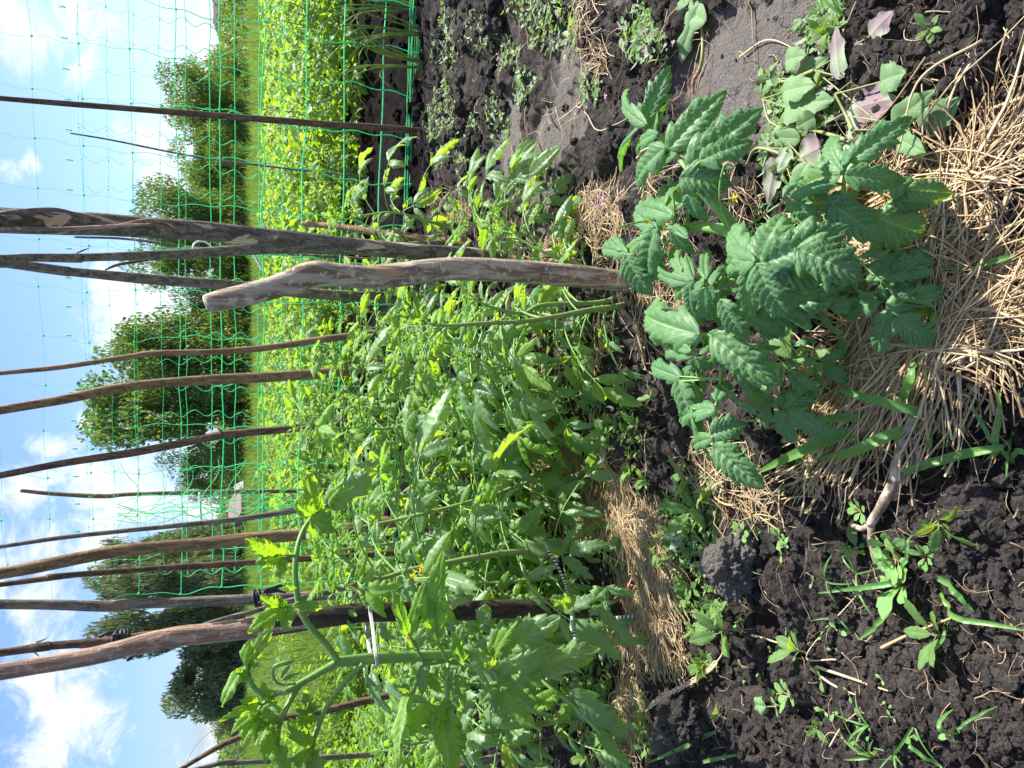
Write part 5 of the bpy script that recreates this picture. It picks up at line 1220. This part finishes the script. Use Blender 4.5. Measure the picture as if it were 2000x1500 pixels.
long_straw([(1990,95,.02),(1910,180,.03),(1850,320,.02),(1735,345)], 'long stiff straw rising toward the right lower corner', .0015, 'straw_pale')
long_straw([(1910,133,.02),(1840,215,.02),(1770,290,.02),(1720,340)], 'long thin straw parallel to the stiff one, farther from the corner', .0013, 'root')
long_straw([(1300,1130),(1322,1180),(1350,1230),(1378,1260)], 'thick yellow straw leaving the mulch left of the big stake foot', .0022)
long_straw([(1505,1235),(1530,1250),(1560,1265)], 'short bright yellow straw ending at a seedling', .0020)
long_straw([(1655,1285),(1600,1275),(1700,1150),(1720,1120)], 'curved tan stalk across the crumbly soil', .0012)
long_straw([(1745,1262),(1800,1235),(1860,1210),(1880,1200)], 'dry grass blade lying below the purslane', .0022, 'straw')
long_straw([(1620,1298),(1680,1320),(1760,1345)], 'pale flat dry blade running from the seedling', .0024)
long_straw([(1612,1300),(1650,1332),(1698,1352)], 'twin dry blade just left of the flat one', .0022)
long_straw([(1668,1270),(1690,1310),(1710,1400),(1710,1460)], 'thin dark root line crossing the dry blades', .0008, 'root')
long_straw([(1650,1452),(1680,1410),(1707,1384)], 'short dry stalk near the left corner of the bed', .0013)
long_straw([(1498,968),(1560,935),(1620,905)], 'straight straw beneath the grass blades', .0014)
long_straw([(1676,1026),(1745,900),(1815,830)], 'long grey-brown straw leading to the forked stick', .0014, 'straw')
long_straw([(1612,980),(1660,910),(1690,870)], 'wide pale dry blade pointing at the grass tuft', .0028)
long_straw([(1302,950),(1312,850),(1320,830)], 'thin pale stalk standing in black crumbs', .0012)
# seed head of dry grass
P = [(1325,1378,.045),(1370,1350,.045),(1400,1318,.035),(1425,1280,.02),(1450,1240,.004)]
e0 = gxy(1450, 1240); e = empty('dry_seed_head', (e0[0], e0[1], gz(*e0))); tag(e, 'dry wheat-coloured grass seed head leaning over the grey clod', 'seed head')
Q_ = catmull(np.array([(*gxy(x, y), gz(*gxy(x, y))+h) for x, y, h in P]), 40); mb = MB(); tube(mb, Q_, np.linspace(.0012, .0016, 40), 6, rnd=0); mb.build('stalk', M['straw_pale'], e, origin=e.location)
mb = MB(); r = np.random.RandomState(3)
for i in range(4, 28):
    for sgn in (-1, 1):
        d = nrm(Q_[i-2]-Q_[i]+np.array([sgn*.003*.3, 0, .001])+r.randn(3)*.0012); sd = nrm(np.cross(d, [0, 0, 1]))*sgn
        a = Q_[i]+sd*.0012; tube(mb, [a, a+d*.005+sd*.0018, a+d*.010+sd*.0010], [.0006, .0014, .0003], 5, 6, rnd=r.rand()*.3)
mb.build('ear', M['straw_pale'], e, origin=e.location)

# forked dead stick
e0 = gxy(1835, 830); e = empty('forked_stick', (e0[0], e0[1], gz(*e0))); tag(e, 'weathered grey forked stick lying on the soil among grass blades', 'stick')
def gp(x, y, h=.0): q = gxy(x, y); return (q[0], q[1], gz(*q)+h)
mb = MB(); bmp = lambda l, th: 1+.35*(fbm(th*1.3*np.ones_like(l), l*45, 3, 6)-.5)
tube(mb, [gp(1840,812,.010),gp(1822,840,.012),(1,1,1),gp(1795,890,.014),gp(1785,940,.014),gp(1765,980,.013),gp(1735,1018,.012)][:2]+[gp(1795,890,.014),gp(1785,940,.014),gp(1765,980,.013),gp(1737,1022,.012)], [.0050,.0058,.0056,.0058,.0062,.0050], 12, 60, bump=bmp)
mb.build('shaft', M['stick'], e, origin=e.location)
mb = MB(); tube(mb, [gp(1775,965,.010),gp(1800,925,.009),gp(1822,890,.009),gp(1830,850,.010)], [.0040,.0060,.0058,.0030], 12, 40, bump=bmp); mb.build('side_shaft', M['stick'], e, origin=e.location)
mb = MB(); tube(mb, [gp(1738,1020,.012),gp(1715,1030,.013),gp(1690,1024,.014)], [.0046,.0036,.0032], 10, 24, bump=bmp); mb.build('twig', M['stick'], e, origin=e.location)
mb = MB(); tube(mb, [gp(1737,1018,.012),gp(1738,1060,.010),gp(1732,1098,.006)], [.0048,.0042,.0036], 10, 24, bump=bmp); mb.build('twig', M['stick'], e, origin=e.location)

# ------------------------------------------------------------------ small live plants
def rosette(name, mat, r, n, L, W, el, stem=None, teeth=0, ta=0, prof=.8, rn=.8, droop=.5, stem_h=.01, red=False, res='mid', cotyl=False):
    """returns list of (part name, mesh data)"""
    out = []
    st = MB(); tube(st, [(0,0,-.004),(0,0,stem_h*.5),(0.001,0,stem_h)], [.0013,.0012,.0009], 6, 6)
    for k in range(n):
        a = k*2.4+r.rand()*.5; l = L*(.7+.5*r.rand()); mb = MB(); d = np.array([math.cos(a), math.sin(a), el*(.6+.8*r.rand())])
        p = np.array([0, 0, stem_h*(.5+.5*k/n)]); q = p+nrm(d)*l*.28; tube(mb, [p, q], .0007, 5, mat=1, cap=False)
        V, Q, uv = leaflet(l, W*(l/L), *RES[res], r, teeth, ta, .15+.2*r.rand(), droop*(.5+r.rand()), .02, .03, .1+.2*r.rand(), prof=prof, roundness=rn)
        mb.add(place(V, q, d, [0, 0, 1]), Q, uv=uv, rnd=r.rand()); out.append(('leaf', mb.build('leaf', [M[mat], M['redstem' if red else 'weedstem']], link_it=False).data))
    out.append(('stem', st.build('stem', M['redstem' if red else 'weedstem'], link_it=False).data))
    return out
def put(name, parts, x, y, s, rot, label, cat, group, tilt=(0, 0), dz=0):
    e = empty(name, (x, y, gz(x, y)+dz)); e.rotation_euler = (tilt[0], tilt[1], rot); e.scale = (s, s, s); tag(e, label, cat, group)
    for nm, me in parts: link(bpy.data.objects.new(nm, me), e)
    return e
r = np.random.RandomState(61)
PURS = [rosette('p', 'purslane', r, 7, .019, .011, .5, prof=1.35, rn=.8, red=True, stem_h=.008, droop=.3) for _ in range(2)]
SEED = [rosette('s', 'weed', r, 6, .020, .010, .7, stem_h=.018, teeth=3, ta=.12) for _ in range(3)]
BROAD = [rosette('b', 'weed', r, nn_, .034*q_, .017*q_, el_, stem_h=.024, teeth=4, ta=.2, prof=pf_, droop=dr_) for nn_, q_, el_, pf_, dr_ in ((7,1,1.3,.7,.9),(5,1.1,.9,.9,.4),(9,.8,1.8,.65,1.3))]
TWO = [rosette('t', 'purslane', r, 2, .009, .005, .4, stem_h=.008, res='lo', prof=1.1) for _ in range(2)]
def grass_parts(r, n, L, W):
    out = []
    for k in range(n):
        a = r.rand()*6.28; l = L*(.6+.6*r.rand()); mb = MB(); d = np.array([math.cos(a), math.sin(a), .5+1.3*r.rand()])
        V, Q, uv = leaflet(l, W*(.7+.5*r.rand()), 20, 5, r, 1, 0, .5, .8+1.0*r.rand(), 0, .0, .0, prof=.5, roundness=.55, twist=(r.rand()-.5)*1.5)
        mb.add(place(V, [0, 0, 0], d, [0, 0, 1]), Q, uv=uv, rnd=r.rand()); out.append(('blade', mb.build('blade', M['grass'], link_it=False).data))
    return out
GR = [grass_parts(r, 4, .055, .0035) for _ in range(3)]
# pixel spots, one by one
PS = [(1505,1040,1.0,'purslane seedling right of the pale grey clod'),(1560,1045,.8,'small purslane between the clod and the forked stick'),(1715,995,.9,'purslane just above the fork of the grey stick'),(1840,1080,.8,'small purslane with a red stem below the pigweed'),(1780,1145,2.0,'largest purslane with fat round leaves beside the forked stick'),
      (1770,1060,1.2,'purslane sprig curling round the lower twig of the stick'),(1590,1350,1.2,'purslane seedling with orange-pink leaf right of the twin dry blades'),(1420,1045,1.1,'purslane in the weed patch beside the mulch'),(1790,1090,1.3,'reddish-stemmed purslane against the lower twig')]
for (px, py, s, lab) in PS:
    x, y = gxy(px, py); put('purslane_plant', PURS[r.randint(2)], x, y, s*.95, r.rand()*6, lab, 'purslane', 'purslane plants on the soil', (r.randn()*.2, r.randn()*.2))
SS = [(1600,1275,1.5,'bushy green seedling at the end of the short yellow straw'),(1865,1240,1.5,'pale broad-leaved seedling beside a long grass blade'),(1870,985,1.7,'pigweed seedling with a reddish root, right of the forked stick'),(1690,1085,1.3,'toothed-leaf seedling left of the fork of the stick'),(1440,1400,1.1,'seedling by the left edge grass blade'),
      (1385,1290,1.2,'smooth seedling under the dry seed head'),(1390,990,1.8,'tallest weed standing in the patch left of the quilted plant'),(1415,1010,1.4,'weed in the patch, just left of the tallest one'),(1610,1410,1.0,'orange-tipped seedling near the left corner'),(1895,620,1.4,'bright two-leaved seedling on the straw near the bottom'),
      (1930,600,1.0,'pale seedling lying on straw beside the bright one'),(1880,80,.9,'lone seedling on black soil at the right'),(1690,60,1.6,'upright green sprout among the pulled weeds at the right edge'),(1740,1490,1.0,'green sprout at the left edge of the frame'),(1595,715,2.0,'round-leaved weed in the shade of the tomato'),(1690,720,1.6,'round-leaved weed beside the brown stick in the shade')]
for (px, py, s, lab) in SS:
    x, y = gxy(px, py); big = s > 1.4; put('weed_seedling', (BROAD if big else SEED)[r.randint(3)], x, y, s*(.62 if big else .85), r.rand()*6, lab, 'weed', 'single weeds on the soil', (r.randn()*.5, r.randn()*.5))
# the many nameless small weeds
def scatter(name, protos, n, spots, label, cat, group, smin, smax):
    for k in range(n):
        for _ in range(30):
            sp_i = spots[r.randint(len(spots))]; px, py, rx, ry = sp_i[:4]; qx = px+r.randn()*rx; qy = py+r.randn()*ry
            if qx < 860 or qx > 2030: continue
            x, y = gxy(qx, qy)
            if y > .35: break
        s = smin+(smax-smin)*r.rand()**1.5
        lb, gp_ = (label, group) if len(sp_i) < 5 else (label+' '+sp_i[4], group+' '+sp_i[4])
        put(name, protos[r.randint(len(protos))], x, y, s, r.rand()*6.28, lb, cat, gp_, (r.randn()*.3, r.randn()*.3))
scatter('weed_sprout', SEED+BROAD, 170, [(1390,1020,35,45,'in the patch beside the pale grey clod'),(1340,1100,30,40,'at the near edge of the straw strip'),(1290,900,40,50,'between straw strip and quilted tomato'),(1250,820,30,30,'below the middle tomatoes'),(1400,1190,40,50,'below the foot of the dark stake'),
  (1120,1330,50,60,'under the tall tied tomato'),(1210,1400,40,40,'at the left end of the straw strip'),(900,1320,70,100,'far under the tomatoes at the left'),(960,1080,60,60,'behind the cord-tied stems'),(1000,900,60,60,'under the middle tomatoes'),(1240,1450,30,35,'near the left edge of the frame')], 'small green weed sprout', 'weed', 'weed sprouts', .5, 1.15)
scatter('tiny_seedling', TWO, 60, [(1600,1200,90,90,'on the crumbly soil left of the forked stick'),(1500,900,70,50,'in the crumbs beside the quilted tomato'),(1430,1270,50,60,'near the dry seed head'),(1700,1400,80,50,'in the left bottom corner')], 'tiny two-leaved seedling', 'seedling', 'tiny seedlings', .7, 1.5)
scatter('grass_tuft', GR, 46, [(1350,1080,45,50,'beside the straw strip'),(1450,1330,50,50,'round the two left clods'),(1660,1130,60,60,'round the purslane'),(1750,1440,80,40,'in the left bottom corner'),(1650,30,30,25,'at the right end of the crust'),(1000,60,50,50,'in the furrow at the right'),(1150,1330,50,60,'under the tall tied tomato'),(1900,860,50,30,'behind the forked stick')], 'small tuft of thin green grass', 'grass tuft', 'small grass tufts', .6, 1.3)

# the broad grass blades fanning from one tuft under the tomato
def blade(px0, px1, px2, w, z, lab=None):
    return (px0, px1, px2, w, z)
e0 = gxy(1845, 812); e = empty('grass_tuft', (e0[0], e0[1], gz(*e0))); tag(e, 'wide-bladed grass tuft fanning out from the end of the forked stick', 'grass tuft')
rG = np.random.RandomState(5)
def grass_blade(ctrl, w, parent, origin, mat='grass'):
    P = catmull(np.array([PZ(x, y, z)[:] for x, y, z in ctrl]), 30); P[:, 2] = np.maximum(P[:, 2], gzv(P[:, 0], P[:, 1])+.002+.022*np.sin(np.linspace(0, 3.0, 30)))
    T = np.gradient(P, axis=0); T /= np.linalg.norm(T, axis=1, keepdims=True); U = np.cross(T, [0, 0, 1]); U /= np.linalg.norm(U, axis=1, keepdims=True)
    t = np.linspace(0, 1, 30)[:, None]; ww = w*(np.sin(np.pi*np.clip(.12+t*.88, 0, 1))**.55+.02)
    nn = np.cross(U, T); V = np.stack([P-U*ww/2+nn*ww*.22, P-U*ww*.2+nn*ww*.03, P, P+U*ww*.2+nn*ww*.03, P+U*ww/2+nn*ww*.22], 1).reshape(-1, 3)
    i, j = np.meshgrid(np.arange(29), np.arange(4), indexing='ij'); Q = np.stack([i*5+j, i*5+j+1, (i+1)*5+j+1, (i+1)*5+j], -1).reshape(-1, 4)
    mb = MB(); mb.add(V, Q, uv=np.tile([[.3, .3]], (len(V), 1)), rnd=rG.rand()); mb.build('blade', M[mat], parent, origin=origin)
for ctrl, w in [([(1850,815,.02),(1780,800,.06),(1700,778,.08),(1636,760,.07)],.011),([(1822,830,.02),(1740,850,.05),(1660,885,.06),(1592,898,.03)],.013),([(1740,842,.02),(1650,848,.05),(1560,885,.06),(1475,925,.03)],.015),
                ([(1760,822,.02),(1700,815,.03),(1610,818,.04),(1440,822,.05)],.010),([(1750,820,.02),(1765,780,.06),(1780,740,.08),(1786,700,.07)],.013),([(1845,825,.01),(1830,860,.03),(1818,890,.02)],.010),([(1960,873,.03),(1880,888,.035),(1810,910,.03),(1748,936,.015)],.010)]:
    grass_blade(ctrl, w, e, e.location)
def single_grass(lab, blades_):
    x0 = blades_[0][0][0]; e0 = PZ(x0[0], x0[1], 0); e = empty('grass_tuft', (e0.x, e0.y, gz(e0.x, e0.y))); tag(e, lab, 'grass tuft', 'larger single grasses')
    for c, w in blades_: grass_blade(c, w, e, e.location)
single_grass('grass with two long blades at the bottom edge near the stick', [([(1990,905,.0),(1965,850,.02),(1950,760,.05)],.007),([(1985,900,.0),(1945,835,.02),(1902,760,.03)],.005),([(1990,905,0),(2005,880,.02),(2030,900,.02)],.006)])
single_grass('grass blades crossing the big purslane', [([(1775,1135,0),(1740,1140,.03),(1690,1147,.03),(1615,1156,.01)],.007),([(1780,1130,0),(1745,1160,.03),(1728,1210,.02),(1685,1252,.0)],.007),([(1775,1135,0),(1745,1090,.03),(1708,1045,.03)],.006),([(1780,1130,.0),(1800,1080,.02),(1790,1040,.03)],.005)])
single_grass('long curved grass blade running to the bottom edge left of the purslane', [([(1850,1155,0),(1865,1190,.02),(1900,1210,.03),(2010,1232,.03)],.007),([(1855,1125,0),(1885,1150,.02),(1910,1195,.02)],.008),([(1860,1210,0),(1855,1240,.02),(1852,1283,.0)],.004)])
single_grass('long grass stem rising from the left edge below the clods', [([(1425,1425,0),(1380,1440,.03),(1330,1462,.05),(1262,1492,.06)],.008),([(1370,1450,.02),(1350,1430,.04),(1330,1420,.04)],.005),([(1460,1470,0),(1400,1482,.02),(1370,1490,.02)],.006)])
single_grass('thin grass stem at the left corner with whitish roots', [([(1805,1425,.0),(1820,1460,.01),(1845,1510,.02)],.006)])
single_grass('folded green grass blade on soil near the bottom left corner', [([(1925,1420,0),(1900,1405,.01),(1885,1380,.02)],.006),([(1925,1420,0),(1935,1395,.02),(1948,1378,.02)],.003)])
single_grass('green grass blade across the bottom straw', [([(2010,488,.02),(1960,505,.05),(1890,525,.05),(1830,543,.02)],.006)])

# pulled weeds with mauve-backed leaves
GF = [(1660,215,1752,190,62,'f'),(1655,238,1745,276,75,'f'),(1600,290,1560,310,60,'f'),(1640,150,1632,48,28,'f'),(1700,130,1750,180,60,'n'),(1720,160,1770,140,50,'n'),(1745,240,1828,178,42,'n'),(1800,255,1878,190,52,'n'),(1756,272,1808,300,34,'n'),
      (1530,180,1595,162,44,'n'),(1535,210,1630,190,60,'n'),(1560,155,1620,112,34,'n'),(1640,110,1690,95,50,'f'),(1700,70,1745,20,40,'f'),(1535,120,1575,105,40,'n'),(1520,300,1500,400,34,'f'),(1545,350,1580,375,30,'n'),(1560,270,1500,270,30,'n'),(1590,230,1555,250,34,'n'),(1540,290,1518,335,26,'f'),(1640,300,1700,330,46,'f'),(1610,330,1580,290,40,'f'),(1575,320,1545,390,34,'n')]
groups = [('pulled goosefoot with mauve leaf undersides lying right of the tomato', [0,1,2,9,10,16,17,18,22], [(1735,285),(1640,262),(1560,250),(1530,200)]),
          ('wilting goosefoot at the edge of the grey crust', [3,11,14,13,12,8], [(1660,150),(1600,170),(1560,160)]),
          ('uprooted weed with broad pale leaves on the black soil', [6,7,4,5], [(1760,268),(1740,240),(1725,200)]),
          ('wilted goosefoot shoot hanging over the straw under the big leaves', [15,19,20,21], [(1620,320),(1560,300),(1530,330)])]
rP = np.random.RandomState(9)
for lab, idx, st in groups:
    b = gp(st[0][0], st[0][1], .01); e = empty('pulled_weed', b); tag(e, lab, 'pulled weed', 'pulled weeds lying on the bed')
    mb = MB(); tube(mb, [gp(x, y, .022) for x, y in st], np.linspace(.0028, .0014, len(st)), 7, 24); mb.build('stem', M['weedstem'], e, origin=b)
    mb = MB()
    for k in range(9): d = rP.randn(3)*.018; d[2] = abs(d[2])*.3; tube(mb, [b, np.array(b)+d*.6, np.array(b)+d*1.4+rP.randn(3)*.006], [.0008,.0005,.0002], 4, 8)
    mb.build('root', M['root'], e, origin=b)
    for i_ in idx:
        bx, by, tx, ty, w, side = GF[i_]; zb = .045+.03*rP.rand(); mb = MB()
        hand_leaf(mb, PZ(bx, by, zb), PZ(tx, ty, zb+.004), w, rP, (rP.rand()-.5)*.5, nsun=.5, droop=.35, q=.02, fold=.2, teeth=4, ta=.14, curl=.15, prof=.62, lobes=.10, flip=(side == 'f'))
        j = int(np.argmin([abs(bx-x)+abs(by-y) for x, y in st])); tube(mb, [gp(*st[j], .022), PZ(bx, by, zb)[:]], .0010, 6, mat=1, cap=False)
        mb.build('leaf', [M['pigweed'], M['weedstem']], e, origin=b)
# dock leaf with a red root at the top of the crust
b = gp(1360, 185, .004); e = empty('pulled_weed', b); tag(e, 'pulled weed with a thick red-pink root lying on the grey crust', 'pulled weed', 'pulled weeds lying on the bed')
mb = MB(); tube(mb, [gp(1382,0,.012),gp(1387,60,.012),gp(1388,110,.010),gp(1380,140,.008)], [.0028,.003,.0032,.003], 8, 24); mb.build('stem', M['weedstem'], e, origin=b)
mb = MB(); tube(mb, [gp(1380,140,.008),gp(1366,160,.007),gp(1360,185,.004)], [.0032,.003,.0020], 8, 20, bump=lambda l, th: 1+.3*np.sin(l*500)); mb.build('root', M['redstem'], e, origin=b)
for (bx, by, tx, ty, w) in [(1365,15,1325,135,30),(1360,40,1335,60,34),(1340,10,1345,-20,40),(1375,40,1335,10,40)]:
    mb = MB(); hand_leaf(mb, PZ(bx, by, .03), PZ(tx, ty, .015), w, rP, 0, nsun=.6, droop=.4, q=.02, teeth=3, ta=.08, curl=.3); mb.build('leaf', M['pigweed'], e, origin=b)
b = gp(1462, 270, .006); simple('weed_root', 'root', 'knobbly pink-red weed root beside the tip of a quilted leaf', 'redstem', [([gp(1487,238,.012),gp(1478,250,.012),gp(1470,262,.010),gp(1462,272,.006)], [.0026,.0030,.0024,.0016])])
# pale crumpled leaf
for (px, py, w, lab) in [(1515,1125,.020,'pale pinkish leaf lying below the grey clod'),(1508,1378,.017,'crumpled pale green leaf on black crumbs by the clods'),(1590,45,.012,'dry spotted white leaf on the crust')]:
    x, y = gxy(px, py); mb = MB(); V, Q, uv = leaflet(w*1.9, w*1.6, 22, 11, rP, 3, .1, .3, .9, .12, .15, .4, prof=.7); mb.add(place(V, (0,0,.012), [-.3,1,.3], [.1,-.3,1]), Q, uv=uv, rnd=.5)
    tube(mb, [(0,0,.012),(.004,-.012,.004),(.012,-.03,.0)], .0008, 6, mat=1)
    o = mb.build('fallen_leaf', [M['pigweed'], M['weedstem']]); o.location = (x, y, gz(x, y)); tag(o, lab, 'leaf', 'single fallen leaves')
for (px, py, s, lab) in [(1860,520,.018,'crumpled tan dry leaf on the straw near the bottom'),(1838,585,.016,'orange-brown curled dry leaf below the crumpled tan one'),(1705,378,.022,'pale brown crumpled leaf behind the dusty tomato leaves')]:
    x, y = gxy(px, py); v, f = ico(4); v = v*(1+(fbm(v[:, 0]*3+px, v[:, 1]*3+v[:, 2]*2, 3, 3)-.5)*1.8)[:, None]*s*np.array([1, .8, .45]); mb = MB(); mb.add(v, T=f, rnd=.3)
    o = mb.build('dry_leaf', M['dryleaf'] if 'dryleaf' in M else M['straw']); o.location = (x, y, gz(x, y)+.02); tag(o, lab, 'dry leaf', 'single fallen leaves')
# brown stick in the shade under the tomato
simple('brown_stick', 'stick', 'thick brown stick lying in the shade left of the low tomato leaves', 'bark_brown', [([gp(1558,716,.012),gp(1620,724,.014),gp(1690,738,.013),gp(1728,746,.008)], [.005,.0055,.0058,.0045])])

# strips of wilted weeds along the furrows on the right: far too many leaves to count
mb = MB(); r = np.random.RandomState(91)
STR = [(875,240,28,90,0,900),(880,90,25,80,0,420),(930,290,25,70,-.3,420),(985,230,20,50,0,140),(1080,20,60,30,0,160),(960,60,50,40,0,160),(1045,170,20,40,0,140),(1110,60,60,50,0,260),(1010,110,30,30,0,120),(1280,70,40,60,0,340),(1330,90,20,30,0,60),(1165,170,25,30,0,120),(1640,60,50,50,0,220),(1560,180,50,60,0,320),(1580,300,50,60,0,260),(1650,200,40,60,0,160),
       (1390,1050,55,60,0,420),(1240,1400,50,70,0,300),(1000,1330,150,120,0,800),(1150,1330,70,80,0,420),(930,1150,100,100,0,400),(1230,840,50,50,0,160),(1130,640,60,60,0,160),(900,900,120,150,0,400),(1400,960,50,50,0,200),(800,1350,60,150,0,900),(1130,1200,70,60,0,300)]
for (px, py, rx, ry, sl, n) in STR:
    X, Y = px_region(r, px, py, rx, ry, n, sl); XY = np.stack([X, Y, gzv(X, Y)], -1)
    for k in range(n):
        x, y, z_ = XY[k]; l = (.009+.016*r.rand()**1.5); a = r.rand()*6.28
        V, Q, uv = leaflet(l, l*(.22+.4*r.rand()), 6, 3, r, 1, 0, .3, 1.0*r.rand(), 0, 0, .1)
        d = np.array([math.cos(a), math.sin(a), r.rand()*.6-.1]); up = nrm(np.array([r.randn()*.5, r.randn()*.5, 1.0 if r.rand() > .35 else -1]))
        mb.add(place(V, (x, y, z_+.002+.008*r.rand()), d, up), Q, uv=uv, rnd=r.rand(), mat=0 if r.rand() > .4 else 1)
tag(mb.build('weed_litter', [M['pigweed'], M['weed']]), 'wilting hoed weeds strewn along the furrows', 'weed litter', kind='stuff')
# mauve flowers of the hoed weeds
mb = MB()
for (px, py) in [(975,70),(985,120),(1000,110),(955,58),(1200,188),(1215,380),(1222,395),(1210,405),(985,60),(1095,30),(1140,225),(840,265),(1110,1090)]:
    x, y = gxy(px, py)
    for k in range(5):
        V, Q, uv = leaflet(.008, .004, 6, 3, r, 1, 0, .3, .8, 0, 0, .1); a = k*1.2+r.rand(); p = np.array([x+r.randn()*.006, y+r.randn()*.006, gz(x, y)+.02]); mb.add(place(V, p, [math.cos(a), math.sin(a), .8], [0, 0, 1]), Q, uv=uv, rnd=r.rand())
tag(mb.build('mauve_flowers', [M['pink']]), 'scattered small mauve blossoms of the hoed weeds', 'flowers', kind='stuff')
